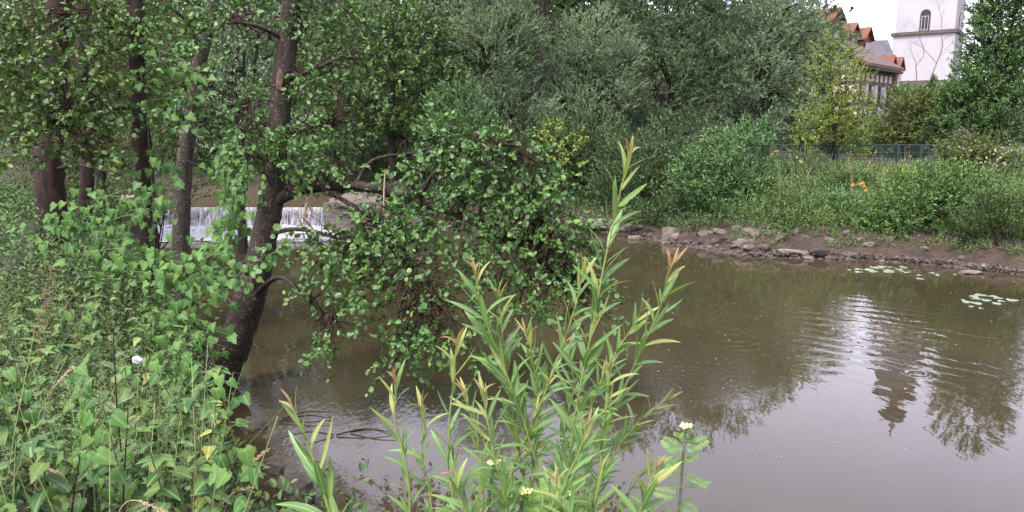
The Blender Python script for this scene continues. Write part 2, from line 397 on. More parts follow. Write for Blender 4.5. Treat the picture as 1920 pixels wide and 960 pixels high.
def foliage(t, tm, sets, mat, partname='leaf', nmax=0, twig=None, tr=.003, crown='crown', tmpl_mesh=None):
    """sets = list of sprays results; nmax leaves become parts, the rest one stuff part"""
    A = [np.concatenate([s[0][k] for s in sets]) for k in range(5)]
    b = base(t); keep = np.ones(len(A[0]), bool)
    if nmax:
        s = select(A[0], A[3], nmax); keep[s] = False
        leaf_objs(partname, tmpl_mesh, t, *[a[s] for a in A])
    if isinstance(tm, list):
        K = [a[keep] for a in A]; which = R.integers(0, len(tm), len(K[0])); VV, TT, off = [], [], 0
        for q, tq_ in enumerate(tm):
            v_, t_ = scatter(tq_, *[a[which == q] for a in K]); VV.append(v_); TT.append(t_ + off); off += len(v_)
        V, T = np.concatenate(VV), np.concatenate(TT)
    else: V, T = scatter(tm, *[a[keep] for a in A])
    Vs, Ts, Qs, nn = [V], [T], [], len(V)
    idx = np.zeros(len(T), int)
    if twig is not None:
        tv, tq = [], []
        for s in sets:
            v, q = twigs(s[1], tr); tq.append(q + nn); tv.append(v); nn += len(v)
        Vs += tv; Qs = tq
    Q = np.concatenate(Qs) if Qs else None
    ix = np.concatenate([idx, np.ones(len(Q), int)]) if Q is not None else idx
    o = obj(crown, mk(crown, np.concatenate(Vs) - b, T, Q, [mat] + ([twig] if twig is not None else []), ix), t)
    o['kind'] = 'stuff'
    return o

# ------------------------------------------------------------------ terrain
def G2(px, py, z=0): p = gp(px, py, z); return (p[0], p[1])
far_line = [(-2.2, 17.9), (-.6, 18.6), (.6, 19.0), G2(1075, 428), G2(1170, 436), G2(1260, 455), G2(1330, 466), G2(1400, 480), G2(1500, 483), G2(1600, 485),
            G2(1700, 491), G2(1780, 497), G2(1850, 506), G2(1920, 514), (13, 11.2), (20, 9.5), (45, 7)]
river = [(-1.0, 3.3), (-1.75, 4.4), (-2.35, 5.6), (-3.0, 6.9), (-4.3, 9), (-6.2, 12), (-8.0, 14.8), (-9.2, 18.4), (-4.2, 18.4)] + far_line + [(45, 3.3)]
upper = [(-14, 18.6), (-4.2, 18.6), (-4.2, 20.5), (-2.5, 22.5), (-2, 24.3), (-8, 25.0), (-18, 24.5), (-20, 20)]
def sdf(X, Y, poly):
    P = np.asarray(poly, float); d = np.full(X.shape, 1e9); ins = np.zeros(X.shape, bool)
    for i in range(len(P)):
        a, b = P[i], P[(i + 1) % len(P)]; e = b - a
        t = np.clip(((X - a[0]) * e[0] + (Y - a[1]) * e[1]) / (e @ e), 0, 1)
        d = np.minimum(d, np.hypot(X - a[0] - t * e[0], Y - a[1] - t * e[1]))
        c = ((a[1] > Y) != (b[1] > Y)) & (X < (b[0] - a[0]) * (Y - a[1]) / (b[1] - a[1] + 1e-12) + a[0]); ins ^= c
    return np.where(ins, -d, d)
def sst(a, b, x): t = np.clip((x - a) / (b - a), 0, 1); return t * t * (3 - 2 * t)
def wob(X, Y, f, s=0):
    return (np.sin(X * f + 1.3 + s) * np.cos(Y * f * 1.13 + .7 * s) + .5 * np.sin(X * f * 2.3 - Y * f * 1.9 + s * 2) + .25 * np.sin(X * f * 5.1 + Y * f * 4.3 + s)) / 1.75
def hgt(X, Y):
    X = np.asarray(X, float); Y = np.asarray(Y, float)
    d = sdf(X, Y, river); d2 = sdf(X, Y, upper)
    dn = np.maximum(0, d + .10 * wob(X, Y, 2.2))
    near = .98 * (1 - np.exp(-dn / .45)) + .02 * dn
    far = np.where(dn < 1.0, .5 * dn ** .8, .5 + .15 * np.clip(dn - 1, 0, 6) + .004 * np.maximum(0, dn - 7)) + .05 * wob(X, Y, 3.1, 2) * sst(0, .8, dn)
    wf = sst(-3.2, -2.2, X) * sst(8, 11, Y)
    H = near * (1 - wf) + far * wf
    H = H + 6.5 * sst(27, 46, Y) * (1 - sst(4, 12, X - (Y - 27) * .38)) * 1.0
    H = H + 5.5 * sst(46, 80, Y)
    H = H + .05 * wob(X, Y, 1.1, 5) * sst(.5, 3, d)
    H = np.where(d < 0, -.9 * sst(0, 1.5, -d) - .03, H)
    H = np.where((Y > 18.5) & (d2 < 1.2), np.minimum(H, .42 + .9 * np.maximum(d2, 0)), H)
    H = np.where(d2 < 0, np.minimum(H, .15), H)
    return H
s = np.linspace(-1, 1, 420)
gx = 14 * s + 900 * np.sign(s) * np.abs(s) ** 7; s2 = np.linspace(0, 1, 420)
gy = -30 * (1 - s2) ** 4 + 34 * s2 + 1200 * s2 ** 9 - 2
GX, GY = np.meshgrid(gx, gy); GZ = hgt(GX, GY)
V = np.stack([GX, GY, GZ], -1).reshape(-1, 3); n = 420
i = np.arange(n - 1)[:, None] * n; j = np.arange(n - 1)[None]
Q = np.stack([i + j, i + j + 1, i + n + j + 1, i + n + j], -1).reshape(-1, 4)
g = NT('soil'); v = g.pos()
n1 = g.noise(3, 8, v, .65); n2 = g.noise(26, 5, v, .6); n3 = g.noise(.7, 4, v)
col = g.ramp(n1, [(.3, (.008, .0055, .0036)), (.48, (.022, .0135, .0085)), (.75, (.050, .031, .020))])
col = g.mix(g.ramp(n2, [(.5, (0, 0, 0)), (.72, (1, 1, 1))]), col, (.045, .036, .025))
sx = g.n('ShaderNodeSeparateXYZ'); g.l(v, sx.inputs[0])
litter = g.ramp(g.math('ADD', g.math('MULTIPLY', sx.outputs[2], .6), g.math('MULTIPLY', n1, .6)), [(.55, (0, 0, 0)), (.85, (1, 1, 1))])
col = g.mix(litter, col, g.mix(n2, (.012, .012, .007), (.035, .035, .017)))
wet = g.ramp(sx.outputs[2], [(0, (1, 1, 1)), (.10, (0, 0, 0))])
col = g.mix(g.math('MULTIPLY', wet, .55), col, (.045, .03, .022))
g.bsdf(col, .85, .3, g.math('ADD', n1, g.math('MULTIPLY', n2, .5)), .8, .06)
struct('ground', mk('ground', V, None, Q, [g.m], smooth=True))

# ------------------------------------------------------------------ water
g = NT('river_water'); v = g.pos()
b1 = g.noise(3.0, 2, g.pos((1, .55, 1))); b2 = g.noise(9.0, 2, g.pos((1, .6, 1)))
sx = g.n('ShaderNodeSeparateXYZ'); g.l(v, sx.inputs[0])
def falloff(cx, cy, r0, r1):
    dx = g.math('SUBTRACT', sx.outputs[0], cx); dy = g.math('SUBTRACT', sx.outputs[1], cy)
    r = g.math('SQRT', g.math('ADD', g.math('MULTIPLY', dx, dx), g.math('MULTIPLY', dy, dy)))
    m = g.n('ShaderNodeMapRange'); m.interpolation_type = 'SMOOTHSTEP'; g.l(r, m.inputs[0])
    m.inputs[1].default_value = r0; m.inputs[2].default_value = r1; m.inputs[3].default_value = 1; m.inputs[4].default_value = 0
    return m.outputs[0], r
pA = gp(1660, 630); mA, rA = falloff(pA[0], pA[1], .6, 2.6)
pB = gp(1370, 632); mB, rB = falloff(pB[0], pB[1], .15, .9)
pC = gp(600, 800); mC, rC = falloff(pC[0], pC[1], .6, 2.4)
pD = gp(1230, 680); mD, rD = falloff(pD[0], pD[1], .2, 1.5)
pE = gp(1720, 700); mE, rE = falloff(pE[0], pE[1], .02, .35)
depth2 = g.noise(1.3, 2, v)
lines = g.math('SINE', g.math('ADD', g.math('ADD', g.math('MULTIPLY', g.math('SQRT', g.math('ADD', g.math('MULTIPLY', g.math('SUBTRACT', sx.outputs[0], 1.5), g.math('SUBTRACT', sx.outputs[0], 1.5)), g.math('MULTIPLY', g.math('SUBTRACT', sx.outputs[1], 4.5), g.math('SUBTRACT', sx.outputs[1], 4.5)))), 21.0), g.math('MULTIPLY', b1, 5.0)), g.math('MULTIPLY', b2, 2.5)))
ring = g.math('SINE', g.math('ADD', g.math('MULTIPLY', rB, 38.0), g.math('MULTIPLY', b1, 3.0)))
ringE = g.math('SINE', g.math('MULTIPLY', rE, 60.0))
b3 = g.noise(24, 2, g.pos((1, .45, 1)))
calm = g.n('ShaderNodeMapRange'); g.l(sx.outputs[1], calm.inputs[0]); calm.inputs[1].default_value = 5.5; calm.inputs[2].default_value = 9
calm.inputs[3].default_value = .0003; calm.inputs[4].default_value = .0016
h = g.math('MULTIPLY', b1, .0011)
h = g.math('ADD', h, g.math('MULTIPLY', b2, calm.outputs[0]))
h = g.math('ADD', h, g.math('MULTIPLY', g.math('MULTIPLY', g.math('MULTIPLY', lines, mA), g.ramp(depth2, [(.40, (.12,) * 3), (.6, (1, 1, 1))])), .0024))
h = g.math('ADD', h, g.math('MULTIPLY', g.math('MULTIPLY', ring, mB), .0010))
h = g.math('ADD', h, g.math('MULTIPLY', g.math('MULTIPLY', ringE, mE), .0007))
h = g.math('ADD', h, g.math('MULTIPLY', g.math('MULTIPLY', b3, mC), .0014))
h = g.math('ADD', h, g.math('MULTIPLY', g.math('MULTIPLY', b3, mD), .0045))
depth = g.noise(.35, 3, v)
col = g.ramp(depth, [(.35, (.024, .0195, .0102)), (.65, (.034, .0265, .0145))])
b = g.bsdf(col, .02, .5, h, 1.0, 1.0, ior=1.5)
M['water'] = g.m
struct('river_water', mk('river_water', [(-30, 1, 0), (60, 1, 0), (60, 18.45, 0), (-30, 18.45, 0), (-3.4, 18.45, 0), (60, 26, 0), (-3.4, 26, 0)], None, [(0, 1, 2, 3), (4, 2, 5, 6)], [M['water']]))
g = NT('upstream_water'); g.bsdf((.075, .058, .038), .06, .5, g.noise(5, 3, g.pos()), .5, .02, ior=1.333)
struct('upstream_water', mk('upstream_water', [(-30, 18.32, .5), (-4.22, 18.32, .5), (-4.22, 20.3, .5), (-1, 26, .5), (-30, 27, .5)], [(0, 1, 2), (0, 2, 3), (0, 3, 4)], None, [g.m]))

# weir, slab, falling water, foam
conc = NT('wet_concrete'); v = conc.pos(); n1 = conc.noise(4, 6, v); n2 = conc.noise(30, 4, v)
conc.bsdf(conc.mix(n2, conc.ramp(n1, [(.3, (.09, .065, .045)), (.7, (.22, .165, .12))]), (.30, .25, .19), 'MIX'), .8, .4, n1, .6, .03)
M['concrete'] = conc.m
t = thing('weir', (-7, 18.4, -.5), 'low brown concrete weir across the stream with water falling over it', 'weir')
B = Bag(); box(B, (-7, 18.52, -.02), (5.6, .35, 1.0)); obj('sill', B.mesh('sill', M['concrete'], base(t)), t)
B = Bag(); box(B, (-9.9, 18.3, .1), (.5, 1.6, 1.3)); obj('side_wall', B.mesh('side_wall', M['concrete'], base(t)), t)
g = NT('falling_water'); st = g.noise(7, 5, g.pos((6, 1, .35)), .7)
fr = g.noise(40, 3, g.pos((1, 1, .3)))
sx = g.n('ShaderNodeSeparateXYZ'); g.l(g.pos(), sx.inputs[0])
lowm = g.ramp(sx.outputs[2], [(.0, (.12,) * 3), (.3, (0, 0, 0))])
fac = g.math('ADD', g.math('ADD', g.math('MULTIPLY', st, .8), g.math('MULTIPLY', fr, .3)), lowm)
g.bsdf(g.ramp(fac, [(.50, (.035, .032, .03)), (.60, (.16, .16, .175)), (.74, (.55, .55, .58))]), .3, .5, st, .5, .04)
xs = np.linspace(-9.6, -4.1, 300); zs = np.linspace(0, 1, 9)
XX, ZZ = np.meshgrid(xs, zs); yy = 18.33 - .16 * np.sin(ZZ * PI / 2) ** 1.3 - .025 * np.sin(XX * 31 + np.sin(XX * 9) * 2) * ZZ - .015 * np.sin(XX * 67) * ZZ
V = np.stack([XX, yy, .515 - .53 * ZZ ** 1.5], -1).reshape(-1, 3); a = np.arange(8)[:, None] * 300; c = np.arange(299)[None]
struct('waterfall', mk('waterfall', V, None, np.stack([a + c, a + 300 + c, a + 301 + c, a + c + 1], -1).reshape(-1, 4), [g.m], smooth=True))
g = NT('foam'); ns = g.noise(18, 5, g.pos()); g.bsdf(g.ramp(ns, [(.35, (.13, .125, .12)), (.6, (.38, .38, .39))]), .6, .3, ns, .8, .04); M['foam'] = g.m
nx, ny = 520, 170
X, Y = np.meshgrid(np.linspace(-9.5, -4.0, nx), np.linspace(14.9, 18.25, ny))
nz = wob(X * 1, Y * 2.2, 4.1, 1) * .5 + wob(X * 1, Y * 2.4, 13, 3) * .35 + wob(X, Y * 1.5, 31, 2) * .25
dens = sst(15.0, 17.2, Y) * 1.7 - .62
Z = .012 + .05 * sst(16.8, 18.1, Y) * (1 + nz) + .02 * np.clip(nz, 0, 1)
keep = (nz[:-1, :-1] + dens[:-1, :-1] > .12)
a = np.arange(ny - 1)[:, None] * nx; c = np.arange(nx - 1)[None]
Q = np.stack([a + c, a + c + 1, a + nx + c + 1, a + nx + c], -1)[keep]
V = np.stack([X, Y, Z], -1).reshape(-1, 3); us = np.unique(Q); mp = np.zeros(len(V), int); mp[us] = np.arange(len(us))
props(obj('weir_foam', mk('weir_foam', V[us], None, mp[Q], [M['foam']], smooth=True)), 'white foam churning on the water at the foot of the weir', 'foam', kind='stuff')

def rock_mesh(name, size, mat, seed, b=(0, 0, 0), slab=.5, n=14):
    rr = np.random.default_rng(seed); D = norm(rr.normal(size=(n, 3)))
    import bmesh
    bm = bmesh.new(); bmesh.ops.create_icosphere(bm, subdivisions=4, radius=1)
    pl = rr.uniform(.55, 1.0, n)
    for v_ in bm.verts:
        p = np.array(v_.co); q = p.copy()
        for d_, k in zip(D, pl):
            e = q @ d_
            if e > k: q = q - d_ * (e - k)
        if abs(q[2]) > slab: q[2] = math.copysign(slab + (abs(q[2]) - slab) * .12, q[2])
        q = q * (1 + .025 * math.sin(p[0] * 9 + seed) * math.cos(p[1] * 11) + .02 * math.sin(p[2] * 23 + p[0] * 7)); q[2] += .02 * math.sin(p[2] * 14)
        v_.co = Vector(q * np.array(size) / 2 * np.array([1.15, 1.15, 1 / slab]))
    me = bpy.data.meshes.new(name); bm.to_mesh(me); bm.free(); me.materials.append(mat); return me
def stone_mat(name, a, bcol, c):
    g = NT(name); v = g.pos((1, 1, 2.5)); n1 = g.noise(5, 7, v, .65); n2 = g.noise(38, 5, g.pos(), .6)
    cc = g.ramp(n1, [(.3, a), (.55, bcol), (.75, c)])
    sx = g.n('ShaderNodeSeparateXYZ'); g.l(g.pos(), sx.inputs[0])
    cc = g.mix(g.math('MULTIPLY', n2, .5), cc, a)
    cc = g.mix(g.ramp(g.math('ADD', sx.outputs[2], g.math('MULTIPLY', n1, .05)), [(.03, (.75,) * 3), (.08, (0, 0, 0))]), cc, (.05, .035, .028))
    g.bsdf(cc, .8, .35, g.math('ADD', n1, g.math('MULTIPLY', n2, .4)), .7, .03); return g.m
M['stone'] = stone_mat('sandstone', (.045, .037, .030), (.12, .099, .08), (.23, .195, .16))
M['stone_d'] = stone_mat('dark_stone', (.015, .012, .010), (.04, .032, .026), (.08, .066, .054))
M['stone_r'] = stone_mat('red_stone', (.032, .024, .018), (.085, .064, .050), (.15, .12, .097))
def rock(px, py, wpx, hpx, label, mat='stone', seed=1, group=None, dy=1.0, rot=0, slab=.5, z=None, name='rock'):
    p = gp(px, py + hpx * .5, 0)
    for _ in range(12): p = .5 * p + .5 * gp(px, py + hpx * .5, max(0, float(hgt(p[0], p[1]))))
    k = p[1] / F; wx, hz = wpx * k * 1.2, max(.04, hpx * k * .85)
    o = obj(name, rock_mesh(name, (wx, wx * dy, hz * 1.9), M[mat], seed, slab=slab)); o.location = (p[0], p[1] + wx * dy * .35, p[2] + hz * .22); o.rotation_euler = (R.uniform(-.06, .06), R.uniform(-.06, .06), rot)
    return props(o, label, 'rock', group)
t = thing('stone_slab', (-3.2, 18.9, 0), 'broad flat concrete platform with debris on top beside the weir', 'platform')
B = Bag(); n = 26; X, Y = np.meshgrid(np.linspace(-4.55, -2.1, n), np.linspace(17.55, 20.3, n)); Z = .71 + .05 * wob(X, Y, 5) + .02 * wob(X, Y, 17, 3)
ex = .10 * wob(X * 0 + 3, Y, 4, 1) + .05 * wob(Y, X, 13); X = X + ex; V = np.stack([X, Y, Z], -1).reshape(-1, 3); i = np.arange(n - 1)[:, None] * n; j = np.arange(n - 1)[None]
B.add(V, Q=np.stack([i + j, i + j + 1, i + n + j + 1, i + n + j], -1).reshape(-1, 4))
edge = np.concatenate([np.arange(n), np.arange(1, n) * n + n - 1, (n - 1) * n + np.arange(n - 2, -1, -1), np.arange(n - 2, 0, -1) * n]); ev = V[edge]; ev2 = ev.copy(); ev2[:, 2] = -.4; m_ = len(edge)
B.add(np.vstack([ev, ev2]), Q=[(k, m_ + k, m_ + (k + 1) % m_, (k + 1) % m_) for k in range(m_)])
obj('platform_block', B.mesh('platform_block', M['stone'], base(t)), t)

# ------------------------------------------------------------------ tower
tx = at(1788, 100, 80); TC = np.array([tx[0], 80.0]); a1 = norm(np.array([-4.7, 3.7])); a2 = norm(np.array([3.7, 4.7])); SD = 6.0
g = NT('white_render'); v = g.pos(); n1 = g.noise(.45, 6, v, .6); n2 = g.noise(3, 5, g.pos((1, 1, .25)), .6)
col = g.ramp(n1, [(.3, (.235, .225, .23)), (.7, (.29, .278, .285))]); col = g.mix(g.ramp(n2, [(.56, (0, 0, 0)), (.8, (.35,) * 3)]), col, (.28, .25, .24))
g.bsdf(col, .9, .2, n2, .2, .02); M['render'] = g.m
M['slate'] = flat('slate', (.05, .046, .054), .6, .4, .35, 2.5)
M['sandstone_trim'] = flat('sandstone_trim', (.07, .052, .044), .85, .2, .3, 3)
M['glass'] = flat('dark_glass', (.012, .013, .015), .3, .3); M['white_paint'] = flat('white_paint', (.26, .26, .27), .5, .3)
ctr = TC + (a1 + a2) * SD / 2
t = thing('church_tower', (ctr[0], ctr[1], 4), 'tall white church tower with arched windows and slate onion cap', 'church tower')
def sq(off, z0, z1, bag, taper=0):
    q = [ctr + (-a1 - a2) * (SD / 2 + off), ctr + (a1 - a2) * (SD / 2 + off), ctr + (a1 + a2) * (SD / 2 + off), ctr + (-a1 + a2) * (SD / 2 + off)]
    q = [tuple(x) for x in q][::-1]
    prism(bag, q, z0, z1)
zl1 = at(1745, 57, 80)[2]; zl0 = at(1745, 152, 80)[2]
B = Bag(); sq(.15, 2, zl0, B); sq(.0, zl0, zl1, B); sq(-.13, zl1, 21.8, B); obj('wall', B.mesh('wall', M['render'], base(t)), t)
for z_, hh, oo in ((zl0, .32, .28), (zl1, .34, .22), (21.8, .5, .35)):
    B = Bag(); sq(oo, z_ - hh / 2, z_ + hh / 2, B); obj('cornice', B.mesh('cornice', M['sandstone_trim'], base(t)), t)
def ring_(bag, prof, n=8, rot=0):
    V = []
    for r_, z_ in prof:
        for k in range(n): a = rot + 2 * PI * k / n; V.append((ctr[0] + r_ * math.cos(a), ctr[1] + r_ * math.sin(a), z_))
    Q = [(i * n + k, i * n + (k + 1) % n, (i + 1) * n + (k + 1) % n, (i + 1) * n + k) for i in range(len(prof) - 1) for k in range(n)]
    bag.add(V, Q=Q)
B = Bag(); ring_(B, [(3.9, 22), (3.5, 22.6), (2.9, 23.6), (2.5, 24.6), (2.25, 25.6), (2.1, 28.6)], 8, .2); ring_(B, [(2.3, 28.7), (2.6, 29.3), (1.9, 29.8), (.8, 30.2), (.5, 30.5), (.5, 31.0)], 8, .2)
obj('hood_roof', B.mesh('hood_roof', M['slate'], base(t)), t)
B = Bag(); ring_(B, [(.45, 30.9), (1.2, 31.3), (1.5, 31.9), (1.3, 32.5), (.6, 33.0), (.22, 33.4), (.05, 34.8)], 8, .2); obj('onion_cap', B.mesh('onion_cap', M['slate'], base(t)), t)
def arch_window(parent, o2, d2, nrm, zc, wid, hei):
    """arched window lying on the wall whose direction is d2 and outward normal nrm"""
    def shape(w_, h_, bag, depth0, depth1, z0):
        pts = [(-w_ / 2, 0), (w_ / 2, 0)] + [(w_ / 2 * math.cos(a), h_ - w_ / 2 + w_ / 2 * math.sin(a)) for a in np.linspace(0, PI, 9)]
        m = len(pts); V = []
        for dd in (depth0, depth1):
            for x_, y_ in pts: q = o2 + d2 * x_ + nrm * dd; V.append((q[0], q[1], z0 + y_))
        Q = [(k, (k + 1) % m, m + (k + 1) % m, m + k) for k in range(m)]; T = [(m, m + k, m + k + 1) for k in range(1, m - 1)]
        bag.add(V, T, Q)
    B = Bag(); shape(wid, hei, B, -.1, .05, zc - hei / 2); f = obj('window', B.mesh('window', M['stem_d'], base(parent)), parent)
    B = Bag(); shape(wid * .72, hei * .88, B, .0, .07, zc - hei / 2 + .12); obj('pane', B.mesh('pane', M['glass'], base(parent)), f)
    B = Bag(); z0 = zc - hei / 2 + .14; zt = z0 + hei * .62
    for x0, x1, za, zb in ((-.34, -.29, z0, zt), (.29, .34, z0, zt), (-.02, .02, z0, zt), (-.34, .34, z0 - .03, z0 + .03), (-.34, .34, zt - .03, zt + .03)):
        q0, q1 = o2 + d2 * x0 * wid + nrm * .06, o2 + d2 * x1 * wid + nrm * .06; q2, q3 = q1 + nrm * .05, q0 + nrm * .05
        prism(B, [tuple(q0), tuple(q1), tuple(q2), tuple(q3)], za, zb)
    obj('frame', B.mesh('frame', M['white_paint'], base(parent)), f)
n1_, n2_ = -a2, -a1
zw = at(1729, 33, 80)[2]; f1 = TC + a1 * 3.0 + n1_ * (-.13)
arch_window(t, f1, a1, n1_, zw, 1.0, 2.3)
arch_window(t, TC + a2 * 3.0 + n2_ * (-.13), a2, n2_, zw - .2, 1.0, 2.3)

# ------------------------------------------------------------------ houses
def tile_mat(name, a, b_, c):
    g = NT(name); v = g.pos((1, 1, 1)); n1 = g.noise(1.2, 5, v); n2 = g.noise(9, 3, v)
    g.bsdf(g.mix(g.math('MULTIPLY', n2, .5), g.ramp(n1, [(.3, a), (.6, b_), (.8, c)]), a), .85, .2, n2, .5, .05); return g.m
M['tile'] = tile_mat('red_roof_tile', (.085, .035, .025), (.125, .05, .036), (.16, .085, .062))
M['tile_b'] = tile_mat('brown_roof_tile', (.06, .04, .032), (.095, .066, .055), (.13, .092, .075))
M['cream'] = flat('cream_plaster', (.36, .30, .245), .9, .2, .08, 2)
M['timber'] = flat('dark_timber', (.055, .04, .035), .8, .3, .3, 6)
M['redbrick'] = flat('red_brick', (.12, .048, .034), .9, .2, .2, 5)
M['winglass'] = flat('pale_window_glass', (.14, .16, .19), .1, .6)
class Loc:                                    # local frame of a house: origin, along, back, up
    def __init__(s, o, ang): s.o = np.array(o, float); s.u = np.array([math.cos(ang), math.sin(ang), 0]); s.v = np.array([-math.sin(ang), math.cos(ang), 0]); s.w = np.array([0, 0, 1.0])
    def p(s, a, b_, c): return s.o + s.u * a + s.v * b_ + s.w * c
    def box(s, bag, a0, a1_, b0, b1_, c0, c1):
        V = [s.p(a, b_, c) for c in (c0, c1) for a, b_ in ((a0, b0), (a1_, b0), (a1_, b1_), (a0, b1_))]
        bag.add(V, Q=[(0, 3, 2, 1), (4, 5, 6, 7), (0, 1, 5, 4), (1, 2, 6, 5), (2, 3, 7, 6), (3, 0, 4, 7)])
def gable(Lc, bag, a0, a1_, b0, b1_, z0, z1, th=.18, along='u'):
    """two roof slabs with the ridge along u (or v)"""
    if along == 'u':
        bm_ = (b0 + b1_) / 2; prof = [(b0, z0), (bm_, z1), (b1_, z0), (b1_, z0 - th), (bm_, z1 - th), (b0, z0 - th)]
        V = [Lc.p(a, q[0], q[1]) for a in (a0, a1_) for q in prof]
    else:
        am = (a0 + a1_) / 2; prof = [(a0, z0), (am, z1), (a1_, z0), (a1_, z0 - th), (am, z1 - th), (a0, z0 - th)]
        V = [Lc.p(q[0], b_, q[1]) for b_ in (b0, b1_) for q in prof]
    bag.add(V, Q=[(0, 1, 7, 6), (1, 2, 8, 7), (2, 3, 9, 8), (3, 4, 10, 9), (4, 5, 11, 10), (5, 0, 6, 11), (0, 5, 4, 1), (1, 4, 3, 2), (6, 7, 10, 11), (7, 8, 9, 10)])
def gable_wall(Lc, bag, a0, a1_, b0, b1_, zb, z0, z1, along='u'):
    Lc.box(bag, a0, a1_, b0, b1_, zb, z0 - .2)
    if along == 'u':
        bm_ = (b0 + b1_) / 2
        V = [Lc.p(a, q, c) for a in (a0, a1_) for q, c in ((b0, z0 - .2), (b1_, z0 - .2), (bm_, z1 - .22))]
    else:
        am = (a0 + a1_) / 2
        V = [Lc.p(q, b_, c) for b_ in (b0, b1_) for q, c in ((a0, z0 - .2), (a1_, z0 - .2), (am, z1 - .22))]
    bag.add(V, T=[(0, 2, 1), (3, 4, 5)], Q=[(0, 1, 4, 3), (1, 2, 5, 4), (2, 0, 3, 5)])
def win(Lc, parent, a, z, w_, h_, b_=0, frame='white_paint'):
    B = Bag(); Lc.box(B, a - w_ / 2, a + w_ / 2, b_ - .05, b_ + .1, z, z + h_); f = obj('window', B.mesh('window', M[frame], base(parent)), parent)
    for i in (0, 1):
        B = Bag(); x0 = a - w_ / 2 + .07 + i * (w_ / 2 - .03); Lc.box(B, x0, x0 + w_ / 2 - .11, b_ - .075, b_ - .03, z + .08, z + h_ - .08); obj('pane', B.mesh('pane', M['winglass'], base(parent)), f)
# half-timbered house
Y0 = 47.0; o = at(1608, 200, Y0); zE = at(1608, 117, Y0)[2]; AN = math.radians(46)
def upright(Lc, bag, b0_, b1_, a, z0, z1): Lc.box(bag, -.06, .02, b0_, b1_, z0, z1)
Lc = Loc((o[0], o[1], 0), AN); t = thing('half_timbered_house', (*o[:2], 3), 'cream half-timbered house with brown tiled roof and dark windows', 'house')
W_ = 6.2
B = Bag(); gable_wall(Lc, B, 0, W_, 0, 6.0, 1, zE, zE + 1.9); obj('wall', B.mesh('wall', M['cream'], base(t)), t)
B = Bag(); gable(Lc, B, -.45, W_ + .4, -.6, 6.6, zE - .05, zE + 2.0, .2); obj('roof', B.mesh('roof', M['tile_b'], base(t)), t)
B = Bag(); Lc.box(B, -.4, W_ + .35, -.55, -.02, zE - .40, zE - .27); obj('eave_board', B.mesh('eave_board', M['timber'], base(t)), t)
for z_ in (zE - .5, zE - 1.15, zE - 2.5, zE - 3.3):
    B = Bag(); Lc.box(B, -.05, W_, -.06, .02, z_ - .08, z_ + .08); obj('beam', B.mesh('beam', M['timber'], base(t)), t)
    B = Bag(); Lc.box(B, -.06, .02, .03, 6.0, z_ - .08, z_ + .08); obj('beam', B.mesh('beam', M['timber'], base(t)), t)
for a in np.arange(.06, W_ + .1, .87):
    B = Bag(); Lc.box(B, a - .07, a + .07, -.05, .02, zE - 4.2, zE - .4); obj('timber_post', B.mesh('timber_post', M['timber'], base(t)), t)
for b_ in np.arange(.8, 6, .87):
    B = Bag(); Lc.box(B, -.05, .02, b_ - .07, b_ + .07, zE - 4.2, zE - .4); obj('timber_post', B.mesh('timber_post', M['timber'], base(t)), t)
for a in (.5, 2.2, 3.95, 5.7): win(Lc, t, a, zE - 2.4, .62, 1.1, -.06, 'timber')
for a in (2.2, 3.95): win(Lc, t, a, zE - 3.9, .62, 1.1, -.06)
# brick house with dormers
Y1 = 54.0; o = at(1560, 160, Y1); zE = at(1590, 106, Y1)[2]
Lc = Loc((o[0], o[1], 0), AN); t = thing('brick_house', (*o[:2], 3), 'red brick house with steep orange roofs and gabled dormers, behind the willow edge', 'house')
B = Bag(); gable_wall(Lc, B, -4, 7.2, 0, 5, 1, zE, zE + 2.4); obj('wall', B.mesh('wall', M['redbrick'], base(t)), t)
B = Bag(); gable(Lc, B, -4.3, 7.5, -.3, 5.3, zE, zE + 2.6); obj('roof', B.mesh('roof', M['tile'], base(t)), t)
for a, w_, zz in ((6.1, 1.5, .75), (3.2, 1.5, .8), (-.2, 2.2, 1.5)):
    z0 = zE + zz
    B = Bag(); gable_wall(Lc, B, a - w_ / 2, a + w_ / 2, -.1, 2.5, zE - .3, z0 + 1.0, z0 + 1.75, 'v'); d = obj('dormer', B.mesh('dormer', M['redbrick'], base(t)), t)
    B = Bag(); gable(Lc, B, a - w_ / 2 - .2, a + w_ / 2 + .2, -.35, 2.8, z0 + .95, z0 + 1.85, .12, 'v'); obj('dormer_roof', B.mesh('dormer_roof', M['tile'], base(t)), d)
    B = Bag(); Lc.box(B, a - .35, a + .35, -.16, -.08, z0 - .7, z0 + .6); obj('dormer_window', B.mesh('dormer_window', M['winglass'], base(t)), d)
    B = Bag()
    for x0, x1, za, zb in ((-.42, -.32, -.75, .65), (.32, .42, -.75, .65), (-.04, .04, -.65, .6), (-.33, .33, .56, .66), (-.33, .33, -.75, -.66), (-.33, .33, .05, .13)): Lc.box(B, a + x0, a + x1, -.19, -.12, z0 + za, z0 + zb)
    obj('window_frame', B.mesh('window_frame', M['white_paint'], base(t)), d)
